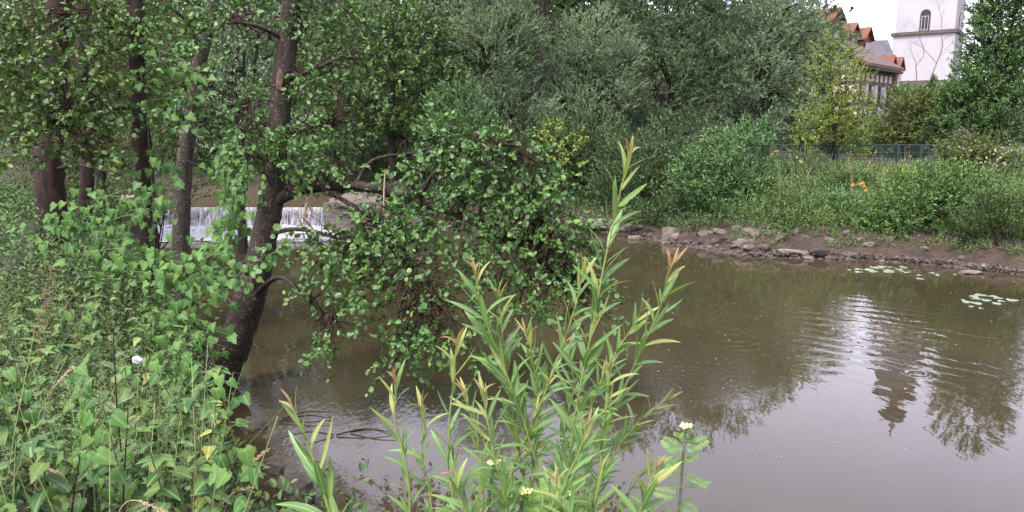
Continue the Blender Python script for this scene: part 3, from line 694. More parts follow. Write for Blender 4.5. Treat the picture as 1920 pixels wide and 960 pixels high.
# brick annex by the tower
Y2 = 59.0; o = at(1637, 170, Y2); zE = at(1650, 131, Y2)[2]
Lc = Loc((o[0], o[1], 0), AN); t = thing('brick_annex', (*o[:2], 3), 'small red brick house with bright orange tile roof beside the tower corner', 'house')
B = Bag(); gable_wall(Lc, B, 0, 5.4, 0, 3.5, 1, zE, zE + 1.45); obj('wall', B.mesh('wall', M['redbrick'], base(t)), t)
B = Bag(); gable(Lc, B, -.3, 5.6, -.3, 3.8, zE, zE + 1.6); obj('roof', B.mesh('roof', M['tile'], base(t)), t)
for a in (3.0, 5.0):
    B = Bag(); gable(Lc, B, a - .75, a + .75, -.55, 2, zE + .35, zE + 1.3, .12, 'v'); obj('gable_roof', B.mesh('gable_roof', M['tile'], base(t)), t)
    B = Bag(); gable_wall(Lc, B, a - .6, a + .6, -.3, 2, zE - 1.8, zE + .4, zE + 1.2, 'v'); obj('gable_wall', B.mesh('gable_wall', M['redbrick'], base(t)), t)
    win(Lc, t, a, zE - 1.2, .55, 1.2, -.33)
for a in (1.0, 1.9): win(Lc, t, a, zE - 1.4, .5, 1.0, -.03)
# slate roofed hall
Y3 = 72.0; o = at(1678, 120, Y3); zR = at(1650, 69, Y3)[2]
Lc = Loc((o[0], o[1], 0), math.radians(-8)); t = thing('slate_roof_hall', (*o[:2], 5), 'long grey slate roof of a hall between red roofs and white tower', 'hall')
B = Bag(); gable_wall(Lc, B, -9, .1, 0, 6, 3, zR - 2.6, zR); obj('wall', B.mesh('wall', M['cream'], base(t)), t)
B = Bag(); gable(Lc, B, -9.2, .2, -.3, 6.3, zR - 2.7, zR + .05); obj('roof', B.mesh('roof', M['slate'], base(t)), t)

# ------------------------------------------------------------------ generic trees
def limb(bag, pts, r0, r1, n=6, k=4, rough=0):
    rad = np.linspace(r0, r1, len(pts)); tube(bag, pts, rad, n, k, rough)
def far_tree(name, label, cat, trunkpx, Y, tr, blobs, mat, tm=L_DIA, dens=1.0, tl=.4, m=12, ll=.13, ratio=.28, up=.7, spread=.55, droop=.1,
             group=None, bark='bark_dark', gup=.8, k=16, tight=.28, depthk=.9, twigmat='twig', tr_=.004, limbs=True):
    bp = at(trunkpx[0], trunkpx[1], Y); bz = float(hgt(bp[0], bp[1])); b0 = np.array([bp[0], bp[1], bz - .1])
    t = thing(name, b0, label, cat, group); skel = Bag(); sets = []
    top = at(blobs[0][0], blobs[0][1], blobs[0][4] if len(blobs[0]) > 4 else Y)
    tp = [b0, b0 * .6 + top * .4 + np.array([R.uniform(-.2, .2), 0, 0]), top]; tube(skel, tp, [tr, tr * .7, tr * .25], 9, 5, .06)
    lb = Bag()
    for q in blobs:
        px, py, rx, ry = q[:4]; Yb = q[4] if len(q) > 4 else Y
        c, r = pblob(px, py, rx, ry, Yb); r[1] = max(.3, min(r[1], 3.2)) * depthk
        area = rx * ry * PI; n = int(area * dens * 3.0 / (m * (ll * F / Yb) ** 2 * ratio * .5))
        n = max(20, n); P, O, S = blob_pts(c, r, n, k, tight)
        G = O * np.array([1, 1, .8]) + np.array([0, 0, gup])
        sets.append(sprays(P, G, tl, m, ll, ratio, spread, droop, up))
        if limbs:
            org = tp[1] + (tp[2] - tp[1]) * R.uniform(.0, .6)
            cc = (org + c) / 2 + np.array([0, 0, -.1]); tube(lb, [org, cc, c], [tr * .45, tr * .28, tr * .12], 5, 4)
            for s_ in S[::3]: tube(lb, [c, (c + s_) / 2 + R.normal(size=3) * .08, s_], [tr * .14, tr * .09, tr * .04], 4, 3)
    obj('trunk', skel.mesh('trunk', M[bark], b0, True), t)
    if limbs: obj('limbs', lb.mesh('limbs', M[bark], b0, True), t)
    foliage(t, tm, sets, M[mat], twig=M[twigmat] if tr_ else None, tr=tr_)
    return t

# wooded hillside behind everything (far wood, one mass)
P = []
for k in range(150):
    u_ = R.uniform(-1.05, .40); Y = R.uniform(31, 44); x = u_ * Y
    if x / Y > .385: continue
    h_ = float(hgt(x, Y)); P.append((x, Y, h_ + R.uniform(1.0, 3.4)))
Ps, Gs = [], []
for c in P:
    p, o_, _ = blob_pts(c, (2.2, 2.0, 2.6), 130, 12, .35); Ps.append(p); Gs.append(o_ + np.array([0, 0, .5]))
s_ = sprays(np.concatenate(Ps), np.concatenate(Gs), .8, 6, .36, .55, .9, .1)
V, T = scatter(L_DIA, *s_[0])
props(obj('far_wood', mk('far_wood', V, T, None, [M['wood']])), 'dark wooded hillside closing the view behind the willows and weir', 'wood', kind='stuff')

# willows across the river
WL = [
 ('willow_tree', 'pale grey-green willow, leftmost of the big ones, above the leafy arch', (925, 330), 22.5, .16,
  [(925, 110, 85, 115), (890, 40, 60, 60), (965, 40, 60, 70), (960, 210, 80, 80), (900, 220, 55, 70), (930, -60, 90, 70)], 'willow_far'),
 ('willow_tree', 'rounded pale willow crown in front of two dark bare trunks', (1110, 340), 23.5, .16,
  [(1110, 80, 75, 65), (1080, 130, 60, 60), (1150, 130, 60, 70), (1110, 200, 100, 70), (1040, 180, 60, 60)], 'willow_far'),
 ('willow_tree', 'broad tall willow at the middle of the far bank, darker underneath', (1260, 350), 24.5, .2,
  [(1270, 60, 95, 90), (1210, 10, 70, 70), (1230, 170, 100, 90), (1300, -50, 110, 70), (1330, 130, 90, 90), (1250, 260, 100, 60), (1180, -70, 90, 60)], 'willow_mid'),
 ('willow_tree', 'silvery willow beside the yellow-green tree, its edge against the sky', (1430, 330), 24.0, .18,
  [(1440, 60, 80, 80), (1400, 130, 90, 80), (1480, 110, 50, 70), (1390, -20, 90, 70), (1470, 20, 60, 50), (1420, 220, 90, 60), (1505, 60, 35, 45), (1500, 200, 40, 50)], 'willow_far'),
 ('willow_tree', 'tall dark willow rising at the top edge behind the two pale crowns', (1020, 330), 28.5, .2,
  [(1010, -20, 130, 70), (1130, -60, 120, 70), (850, -20, 110, 80), (1030, 120, 120, 80), (900, 90, 110, 90)], 'shrub'),
]
for nm, lb_, tp_, Y, tr, bl, mt in WL:
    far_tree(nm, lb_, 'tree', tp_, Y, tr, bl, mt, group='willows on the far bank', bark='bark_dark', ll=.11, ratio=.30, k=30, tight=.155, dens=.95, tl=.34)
far_tree('wooded_edge_tree', 'dark tree beside the sky gap with reddish roof showing through', 'tree', (1545, 330), 30, .14,
         [(1530, 30, 45, 60), (1500, -20, 60, 50), (1560, 80, 28, 42), (1590, 95, 26, 36), (1520, 120, 50, 60)], 'willow_mid', ll=.16, k=22, tight=.24, dens=.62)
# darker shrubs under the willows
SH = [('dark shrub behind the platform and arching branch', 700, 310, 90, 40, 22.5), ('dark shrub above the right end of the platform', 850, 320, 90, 50, 21.5), ('dark shrub closing the view right of the leafy arch', 960, 350, 80, 45, 20.5),
      ('dark shrub over the brown pool above the weir', 480, 315, 110, 30, 27.5), ('low dark shrub hanging over the red soil near the long slab', 1140, 375, 70, 34, 19.6), ('low dark shrub right behind the lone grey boulder', 1235, 395, 60, 30, 17.0), ('dark green shrub overhanging the small dark inlet', 1090, 290, 95, 75, 20.5), ('dark shrub under the middle willow, above the rock line', 1210, 330, 85, 75, 18.5),
      ('blue-green low willow bush left of the pale crown', 860, 225, 60, 55, 19.5), ('shadowed shrub between the willows and the leafy arch', 980, 270, 80, 65, 20.0),
      ('deep green shrub behind the bright bank bush', 1290, 290, 80, 80, 19.5)]
for lb_, px, py, rx, ry, Y in SH:
    far_tree('shrub', lb_, 'shrub', (px, 400), Y, .06, [(px, py, rx, ry), (px - rx * .5, py + ry * .4, rx * .6, ry * .6), (px + rx * .5, py + ry * .35, rx * .6, ry * .6)],
             'bluish' if 'blue' in lb_ else 'shrub', ll=.12, ratio=.4, k=16, group='shrubs under the willows')
far_tree('bank_bush', 'lush green bush reaching the waterline near the flat stones', 'bush', (1365, 430), 16.6, .05,
         [(1370, 290, 65, 50), (1350, 350, 70, 60), (1400, 350, 55, 60), (1330, 390, 50, 35), (1420, 270, 35, 35), (1390, 400, 45, 30), (1310, 330, 40, 50)], 'bluish', tm=L_OVAL, ll=.12, ratio=.42, spread=.8, m=9, tl=.38, k=16, tight=.2, dens=.9)
far_tree('young_tree', 'airy yellow-green young tree in front of the half-timbered house', 'tree', (1560, 330), 20.5, .06,
         [(1562, 180, 62, 85), (1556, 112, 34, 48), (1530, 240, 50, 50), (1600, 230, 42, 55), (1560, 280, 65, 35), (1590, 160, 30, 40)], 'yellowtree', ll=.09, ratio=.45, spread=.8, k=22, tight=.2, dens=.5, tl=.4)
far_tree('round_bush', 'round olive-green bush below the tower behind the fence', 'bush', (1705, 300), 26, .08,
         [(1690, 215, 50, 45), (1725, 205, 40, 42), (1700, 250, 60, 30), (1665, 240, 30, 35), (1735, 240, 35, 35)], 'olive', tm=L_OVAL, ll=.12, ratio=.5, spread=.8, k=12)
for i, (lb_, px, py, rx, ry, Y, mt) in enumerate([('mid-green shrub row under the half-timbered house windows', 1620, 258, 60, 34, 33, 'elder'), ('dark shrub filling the gap right of the round olive bush', 1760, 200, 45, 45, 31, 'dark_tree'),
      ('green shrub at the foot of the white tower', 1715, 188, 50, 24, 36, 'elder'), ('dim green shrub behind the young yellow-green tree', 1540, 230, 60, 60, 31, 'shrub'), ('wide dark shrub behind the wire fence', 1690, 270, 90, 30, 27.5, 'dark_tree')]):
    far_tree('shrub', lb_, 'shrub', (px, 300), Y, .06, [(px, py, rx, ry), (px - rx * .6, py + ry * .5, rx * .7, ry * .6), (px + rx * .6, py + ry * .5, rx * .7, ry * .6)], mt, tm=L_OVAL, ll=.16, ratio=.5, spread=.8, k=14, group='shrubs behind the fence')
far_tree('big_tree', 'big dark green tree at the right edge beside the tower', 'tree', (1850, 320), 25, .2,
         [(1892, 60, 62, 85), (1868, 130, 54, 70), (1915, -50, 66, 80), (1810, 205, 50, 48), (1890, 180, 90, 90), (1840, 240, 80, 45), (1950, 60, 70, 120), (1775, 232, 35, 36), (1872, 10, 42, 55), (1845, 90, 36, 50), (1822, 165, 48, 45)], 'dark_tree', tm=L_OVAL, ll=.13, ratio=.45, spread=.8, k=26, tight=.24, dens=1.25)
far_tree('blossoming_hedge', 'hedge dotted with pale blossom at the right edge behind the weeds', 'hedge', (1830, 330), 17.5, .04,
         [(1830, 300, 55, 32), (1800, 290, 35, 22), (1880, 300, 60, 34), (1790, 310, 25, 20)], 'olive', tm=L_OVAL, ll=.08, ratio=.55, spread=.9, k=10)
q = blob_pts(*pblob(1835, 292, 78, 24, 17.3), 80, 30, .2); o_ = sprays(q[0] + np.array([0, -.3, .05]), q[1], .05, 4, .035, 1.0)
V, T = scatter(L_OVAL, *o_[0]); hb = [o for o in bpy.data.objects if o.name == 'blossoming_hedge'][0]
x = obj('blossom', mk('blossom', V - base(hb), T, None, [M['cream_petal']]), hb); x['kind'] = 'stuff'
far_tree('elder_bush', 'dense dark green bush over the red soil bank at right', 'bush', (1750, 470), 14.6, .05,
         [(1750, 375, 95, 62), (1705, 425, 70, 42), (1795, 420, 60, 45), (1760, 345, 55, 32), (1690, 400, 45, 42), (1810, 455, 45, 24), (1750, 450, 50, 20)], 'elder', tm=L_OVAL, ll=.10, ratio=.45, spread=.8, m=10, tl=.3, k=14)
far_tree('edge_shrub', 'loose grey-green shrub at the right edge by the waterline', 'shrub', (1880, 480), 13.2, .04,
         [(1870, 430, 50, 50), (1900, 370, 50, 55), (1850, 380, 35, 35)], 'weed2', ll=.09, ratio=.35, spread=.7, k=12, dens=.8)
far_tree('low_green_plant', 'broad-leaved green plant at the foot of the middle bank', 'plant', (1585, 440), 15.2, .02,
         [(1585, 395, 32, 30), (1560, 415, 22, 18), (1610, 425, 20, 18)], 'bluish', tm=L_OVAL, ll=.10, ratio=.5, m=8, tl=.2, k=8, limbs=False)
for lb_, px, py, rx, ry, Y, mt in (('low round yellow-green shrub on the bank right of the lush bush', 1480, 385, 45, 32, 15.6, 'weed'), ('mid-green shrub at the fence foot under the young tree', 1520, 320, 45, 24, 18.6, 'weed2'),
      ('yellowish shrub on the slope just above the dense dark bush', 1720, 335, 55, 26, 16.8, 'yellowtree'), ('bright leafy clump at the right edge above the dense dark bush', 1810, 355, 45, 34, 15.4, 'weed'),
      ('soft green clump in the middle of the grassy bank', 1590, 350, 42, 24, 17.0, 'weed2'), ('small green clump hanging over the red soil near the rubble', 1500, 428, 35, 20, 14.9, 'elder'), ('tuft of green between the broad-leaved plant and the dark bush', 1645, 415, 32, 24, 14.7, 'weed2')):
    far_tree('bank_shrub', lb_, 'shrub', (px, py + ry), Y, .02, [(px, py, rx, ry), (px - rx * .5, py + ry * .3, rx * .6, ry * .7), (px + rx * .55, py + ry * .2, rx * .5, ry * .8)], mt, tm=L_OVAL, ll=.08, ratio=.42, spread=.8, m=10, tl=.32, k=12, dens=.75, group='shrubs on the far bank slope', limbs=False)
# dark bare trunks at the top
for px0, px1, w_, lb_ in ((1012, 1020, 11, 'dark upright trunk between the two pale willow crowns'), (1176, 1192, 8, 'thin pale trunk leaning right above the willows'),
                          (818, 800, 12, 'dark trunk at the top above the blue-green bush')):
    b0 = at(px0, 200, 25.2 if px0 > 900 else 24.0); b0[2] = float(hgt(b0[0], b0[1])); a = at(px0, 140, b0[1]); c = at(px1, -60, b0[1]); t = thing('tree_trunk', b0, lb_, 'tree', 'trunks showing among the willows')
    B = Bag(); k_ = b0[1] / F; tube(B, [b0, a, (a + c) / 2 + np.array([.05, 0, 0]), c], [w_ * k_ * .6, w_ * k_ * .5, w_ * k_ * .4, w_ * k_ * .3], 8, 5, .05)
    obj('trunk', B.mesh('trunk', M['bark_dark'] if w_ > 10 else M['twig_grey'], b0, True), t)
    B = Bag()
    for q in range(3): tube(B, [a * (.7 - .2 * q) + c * (.3 + .2 * q), a * (.5 - .2 * q) + c * (.5 + .2 * q) + np.array([R.choice([-1, 1]) * .5, 0, .2])], [w_ * k_ * .22, w_ * k_ * .1], 5)
    obj('limb', B.mesh('limb', M['bark_dark'], b0, True), t)

# bare tree before the tower
def grow(bag, p, d, L, r, lev, paths=None):
    q = [p]; dd = d.copy()
    for k in range(4): dd = norm(dd + R.normal(size=3) * .10 + np.array([0, 0, .04])); q.append(q[-1] + dd * L / 4)
    tube(bag, q, np.linspace(r, r * .55, 5), 5 if lev > 1 else 4)
    if lev == 0: return
    for k in range(R.integers(2, 4)):
        i = R.integers(1, 4); nd = norm(dd + R.normal(size=3) * .5 + np.array([0, -.1, .2])); grow(bag, q[i + 1 if k else 4], nd, L * R.uniform(.55, .8), r * .55, lev - 1)
for px, Y, L, lb_ in ((1748, 42, 1.9, 'leafless thin tree standing before the white tower wall'), (1722, 44, 1.1, 'smaller crooked bare tree left of the leafless tree before the tower')):
    b0 = at(px, 170, Y); b0[2] = float(hgt(b0[0], b0[1])); t = thing('bare_tree', b0, lb_, 'tree', 'bare trees before the tower')
    p1 = at(px - 4, 150, Y); B = Bag(); tube(B, [b0, (b0 + p1) / 2, p1], [.075, .065, .05], 6); obj('trunk', B.mesh('trunk', M['twig_grey'], b0), t)
    B = Bag(); grow(B, p1, norm(np.array([.12, 0, 1.0])), L, .036, 5 if L > 1.5 else 4); obj('branches', B.mesh('branches', M['twig_grey'], b0), t)

# ------------------------------------------------------------------ fence
M['fence'] = flat('green_fence_paint', (.02, .032, .028), .6, .2)
fp = [at(x_, 300, Y_)[:2] for x_, Y_ in ((1400, 20.6), (1500, 20.5), (1640, 20.4), (1725, 20.3), (1830, 20.2))]
t = thing('wire_fence', (*fp[0], 1), 'green wire mesh fence on posts above the grassy bank', 'fence')
ztop = at(1640, 272, 20.4)[2]
for i in range(len(fp) - 1):
    a, b_ = fp[i], fp[i + 1]; n_ = 2
    for k in range(n_):
        q = a + (b_ - a) * k / n_; B = Bag(); box(B, (*q, (ztop + .6) / 2), (.06, .06, ztop - .6 + .06)); obj('post', B.mesh('post', M['fence'], base(t)), t)
        e = a + (b_ - a) * (k + 1) / n_; B = Bag()
        for z_ in np.arange(ztop, .7, -.2): tube(B, [(*q, z_), (*e, z_)], [.009 if z_ < ztop else .016] * 2, 4)
        for u_ in np.arange(.02, 1, .05): r_ = q + (e - q) * u_; tube(B, [(*r_, .8), (*r_, ztop)], [.0035, .0035], 3)
        obj('mesh_panel', B.mesh('mesh_panel', M['fence'], base(t)), t)

# ------------------------------------------------------------------ bank vegetation on the far side (uncountable)
def bank_points(n, x0, x1, y0, y1, dmin, dmax):
    X = R.uniform(x0, x1, n * 4); Y = R.uniform(y0, y1, n * 4); d = sdf(X, Y, river); k = (d > dmin) & (d < dmax) & (Y > 9); X, Y = X[k][:n], Y[k][:n]
    return np.c_[X, Y, hgt(X, Y)], sdf(X, Y, river)
def weeds(name, label, P, hgt_, m, ll, ratio, mat, tm=L_DIA, spread=.8, lean=.25):
    G = np.c_[R.normal(size=len(P)) * lean, R.normal(size=len(P)) * lean, np.ones(len(P))]
    s_ = sprays(P, G, hgt_, m, ll, ratio, spread, .12, .6); V, T = scatter(tm, *s_[0])
    return props(obj(name, mk(name, V, T, None, [M[mat]])), label, 'plants', kind='stuff')
P, d = bank_points(9500, 3.0, 18, 10.5, 22, .55, 5.9); P = P[R.uniform(size=len(P)) < sst(.5, 1.3, d[:len(P)] + .35 * wob(P[:, 0], P[:, 1], 2))]
mask = wob(P[:, 0], P[:, 1], .9, 3)
weeds('bank_weeds', 'light green weeds covering the slope below the wire fence', P[mask > -.1], .5, 16, .07, .36, 'weed', spread=.8)
weeds('dark_weeds', 'darker green weeds in patches along the far bank slope', P[mask <= -.1], .5, 13, .09, .42, 'weed2', spread=.8)  # darker leaf colours where the noise mask is low
P, d = bank_points(9000, 3.5, 18, 11.5, 22, 1.0, 6.2)
P = P[wob(P[:, 0], P[:, 1], 1.3, 8) > -.15]
G = np.c_[R.normal(size=(len(P), 2)) * .22, np.ones(len(P))]; V, T = scatter(L_DIA, np.repeat(P, 3, 0), np.repeat(G, 3, 0) + R.normal(size=(len(P) * 3, 3)) * .2, R.normal(size=(len(P) * 3, 3)), R.uniform(.15, .42, len(P) * 3), np.full(len(P) * 3, .010))
props(obj('tall_grass', mk('tall_grass', V, T, None, [M['grass']])), 'tall yellowish grass growing through the far bank weeds', 'grass', kind='stuff')
P, d = bank_points(3600, 1.5, 16, 10.5, 20, .25, 1.3); P = P[wob(P[:, 0], P[:, 1], 2.3, 6) > -.35]; weeds('waterline_plants', 'small green plants rooted in the red soil and between the stones', P, .16, 8, .06, .4, 'weed')
P, d = bank_points(3000, -2.5, 7, 15, 26, .25, 6); weeds('wood_floor_plants', 'dark low plants on the shaded ground under the willows', P, .4, 12, .08, .45, 'shrub', spread=.9)
P, d = bank_points(420, 3.0, 17, 11, 22, 1.2, 5.8); s_ = sprays(P, np.c_[R.normal(size=(len(P), 2)) * .15, np.ones(len(P))], .85, 16, .05, .35, .8, .1, .5); V, T = scatter(L_DIA, *s_[0]); tv, tq = twigs(s_[1], .004)
props(obj('tall_stalks', mk('tall_stalks', np.concatenate([V, tv]), T, tq + len(V), [M['olive'], M['straw']], np.r_[np.zeros(len(T), int), np.ones(len(tq), int)])), 'taller weed stalks gone to seed standing out of the bank grass', 'plants', kind='stuff')
# flowers on the bank
def flowers(px, py, Y, n, mat, lb_, sz=.05):
    c = at(px, py, Y); b0 = np.array([c[0], c[1], float(hgt(c[0], c[1]))]); t = thing('flowering_plant', b0, lb_, 'plant')
    B = Bag(); H = Bag()
    for k in range(n):
        q = c + np.array([R.uniform(-.14, .14), R.uniform(-.1, .1), R.uniform(-.08, .08)]); tube(B, [b0, (b0 + q) / 2 + R.normal(size=3) * .03, q], [.006, .005, .004], 4)
        for a in np.arange(0, 2 * PI, PI / 3): e = np.array([math.cos(a), -.5, math.sin(a)]); H.add([q, q + e * sz * .6 + np.array([0, 0, .01]), q + e * sz, q + e * sz * .6 - np.array([.015, 0, .01])], T=[(0, 1, 2), (0, 2, 3)])
    obj('stem', B.mesh('stem', M['stem_g'], b0), t); obj('flower_head', H.mesh('flower_head', M[mat], b0), t)
flowers(1612, 348, 15.2, 6, 'orange', 'orange flowers in the middle of the grassy bank', .042)
flowers(1452, 288, 17.5, 4, 'orange', 'orange flowers beside the fence near the bank bush', .035)
flowers(1505, 300, 17.5, 3, 'yellow', 'pale yellow flowers in front of the young tree', .032)

# ------------------------------------------------------------------ rocks on the far waterline
RK = [(1128, 420, 78, 12, 'long flat pale stone slab below the dark inlet', 'stone', .6), (1200, 426, 30, 14, 'rounded brown stone right of the long slab', 'stone_d', .8),
      (1260, 436, 34, 17, 'grey boulder standing alone at the waterline', 'stone', .8), (1334, 438, 42, 10, 'flat light slab stone behind the small pebbles', 'stone', .7),
      (1352, 452, 34, 12, 'dark jagged stone in the water below the flat slab', 'stone_d', .7), (1421, 440, 66, 22, 'largest tilted slab in the rubble heap', 'stone_r', .7),
      (1450, 428, 40, 20, 'upright reddish block at the back of the rubble heap', 'stone_r', .7), (1408, 456, 46, 10, 'low slab at the left foot of the rubble heap', 'stone', .8),
      (1462, 456, 44, 10, 'low dark slab at the right foot of the rubble heap', 'stone_d', .8), (1490, 474, 52, 9, 'pale flat stone lying in the water before the rubble', 'stone', .6),
      (1540, 470, 38, 6, 'thin dark slab just out of the water right of the rubble', 'stone_d', .7), (1585, 478, 40, 6, 'low brown stone awash at the edge of the red soil', 'stone_r', .7),
      (1555, 440, 30, 18, 'reddish soil-covered block under the broad-leaved plant', 'stone_r', .8), (1385, 428, 20, 9, 'small tan stone left of the rubble heap', 'stone', .8),
      (1480, 440, 36, 16, 'brown block at the right end of the rubble heap', 'stone_r', .8), (1825, 512, 48, 5, 'pale flat stone awash at the right edge', 'stone', .5)]
for i, (px, py, w_, h_, lb_, mt, dy) in enumerate(RK): rock(px, py, w_ * .85, h_ * .85, lb_, mt, 20 + i, dy=dy, rot=R.uniform(-.3, .3), z=(.12 if lb_.startswith(('upright', 'reddish', 'small tan', 'brown block')) else 0))
for k in range(60):
    px = R.choice([R.uniform(1170, 1400), R.uniform(1380, 1650), R.uniform(1100, 1840)]); yl = np.interp(px, [1100, 1260, 1400, 1600, 1850], [432, 455, 478, 483, 505])
    dz = R.uniform(-4, 24); py = yl - dz; p = gp(px, py); zz = float(hgt(p[0], p[1])); s_ = R.uniform(8, 26)
    for _ in range(12): p = .5 * p + .5 * gp(px, py, max(0, zz)); zz = float(hgt(p[0], p[1]))
    o = obj('stone', rock_mesh('stone', np.array([s_, s_ * .8, s_ * .42]) * p[1] / F, M[random.choice(['stone', 'stone_d', 'stone_r', 'stone_r'])], 100 + k)); o.location = (p[0], p[1], max(zz, 0) + .01); o.rotation_euler = (R.uniform(-.2, .2), R.uniform(-.2, .2), R.uniform(0, 6))
    props(o, 'small brown stone among the rubble strewn along the far waterline', 'rock', 'small stones along the far waterline')
n = 4200; px = 1080 + 840 * R.uniform(0, 1, n) ** 1.6; yl = np.interp(px, [1075, 1170, 1260, 1400, 1600, 1780, 1920], [428, 436, 455, 480, 485, 497, 514]); py = yl + 3 - np.abs(R.normal(size=n)) * 9
Pp = np.array([gp(a, b_) for a, b_ in zip(px, py)])
for _ in range(8): zz = np.maximum(0, hgt(Pp[:, 0], Pp[:, 1])); Pp = .5 * Pp + .5 * np.array([gp(a, b_, z_) for a, b_, z_ in zip(px, py, zz)])
OCT = (np.array([(.5, 0, 0), (0, .5, 0), (-.5, 0, 0), (0, -.5, 0), (.1, .05, .45), (0, 0, -.4)]), np.array([(0, 1, 4), (1, 2, 4), (2, 3, 4), (3, 0, 4), (1, 0, 5), (2, 1, 5), (3, 2, 5), (0, 3, 5)]))
sz = .015 + np.abs(R.normal(size=n)) * .028; V, T = scatter(OCT, Pp, np.c_[R.normal(size=(n, 2)), R.normal(size=n) * .15], np.c_[R.normal(size=(n, 2)) * .15, np.ones(n)], sz, sz * R.uniform(.7, 1.5, n))
props(obj('bank_rubble', mk('bank_rubble', V, T, None, [M['stone_r'], M['stone'], M['stone_d']], np.repeat(R.integers(0, 3, n), 8))), 'fine stony rubble and pebbles scattered along the far waterline', 'pebbles', kind='stuff')
# near stone and submerged debris
rock(470, 800, 40, 16, 'dark wet stone awash at the leaning alder foot', 'stone_d', 6); rock(500, 880, 46, 20, 'dark stone at the water edge above the nearest wet stone', 'stone_d', 8)
o = rock(540, 935, 64, 44, 'wet brown stone in the water at the foot of the left bank', 'stone_d', 5, dy=1.3, slab=.6)
for px, py, lb_ in ((625, 820, 'dark forked twig lying in the dark shallows'), (520, 790, 'bundle of dead twigs snagged at the alder foot')):
    p = gp(px, py); t = thing('dead_branch', p, lb_, 'branch', 'dead branches in the shallows'); B = Bag()
    for k in range(3):
        a = R.uniform(-.5, .5) + (PI if k % 2 else 0); q = p + np.array([R.uniform(-.15, .15), R.uniform(-.1, .1), .01]); e = q + np.array([math.cos(a) * .45, math.sin(a) * .3, R.uniform(-.01, .03)])
        tube(B, [q, (q + e) / 2 + np.array([0, .03, .03]), e], [.008, .006, .003], 5, 3)
    obj('stick', B.mesh('stick', M['twig'], p), t)
# flow debris
def pad(px, py, wpx, lb_, grp, mat):
    p = gp(px, py, .012); r = wpx * p[1] / F / 2 * 1.0; V = [(0, 0, 0)] + [(r * math.cos(a) * (1 + .08 * math.sin(3 * a)), r * math.sin(a), .004 * math.sin(2 * a)) for a in np.linspace(.25, 2 * PI - .25, 14)]
    V += [(x, y, z - .004) for x, y, z in V]; n = 15
    T = [(0, i, i + 1) for i in range(1, 14)]; Q = [(i, n + i, n + (i + 1) % n, (i + 1) % n) for i in range(n)]
    o = obj('lily_pad', mk('lily_pad', V, T, Q, [mat])); o.location = p; o.rotation_euler = (0, 0, R.uniform(0, 6)); props(o, lb_, 'lily pad', grp)
M['pad'] = flat('lily_pad_leaf', (.16, .19, .13), .3, .6, .2, 30)
for k in range(26): pad(R.uniform(1590, 1700), R.uniform(499, 511), R.uniform(7, 17), 'small pale lily pad in the floating patch beside the red soil bank', 'lily pads in the patch by the bank', M['pad'])
for k in range(16): pad(R.uniform(1805, 1900), R.uniform(553, 580), R.uniform(8, 22), 'pale lily pad in the floating patch at the right edge', 'lily pads at the right edge', M['pad'])
for k in range(10): pad(R.uniform(1700, 1850), R.uniform(508, 530), R.uniform(6, 13), 'lone small lily pad scattered between the two patches', 'scattered lily pads', M['pad'])
n = 2400; px = R.uniform(470, 1920, n); py = 440 + 420 * R.uniform(0, 1, n) ** 2.3; keep = R.uniform(size=n) < np.clip(.35 + .65 * sst(1000, 1300, px) - .7 * sst(620, 800, py), .03, 1); px, py = px[keep], py[keep]
Pf = np.array([gp(a, b_, .004) for a, b_ in zip(px, py)]); sz = np.abs(R.normal(size=len(Pf))) * .006 + .004
kk = (sdf(Pf[:, 0], Pf[:, 1], river) < -.05); Pf, sz = Pf[kk], sz[kk]
V, T = scatter(L_OVAL, Pf, np.c_[R.normal(size=(len(Pf), 2)), np.zeros(len(Pf))], np.tile([0, 0, 1.0], (len(Pf), 1)), sz * 1.3 * (.6 + Pf[:, 1] / 20), sz * 1.0 * (.6 + Pf[:, 1] / 20))
V[:, 2] = np.abs(V[:, 2] - .004) * .3 + .004
M['fleck'] = flat('floating_seed', (.26, .25, .22), .7, .2)
props(obj('floating_flecks', mk('floating_flecks', V, T, None, [M['fleck']])), 'pale seeds and bubbles floating on the brown water', 'flecks', kind='stuff')

exec_left = True
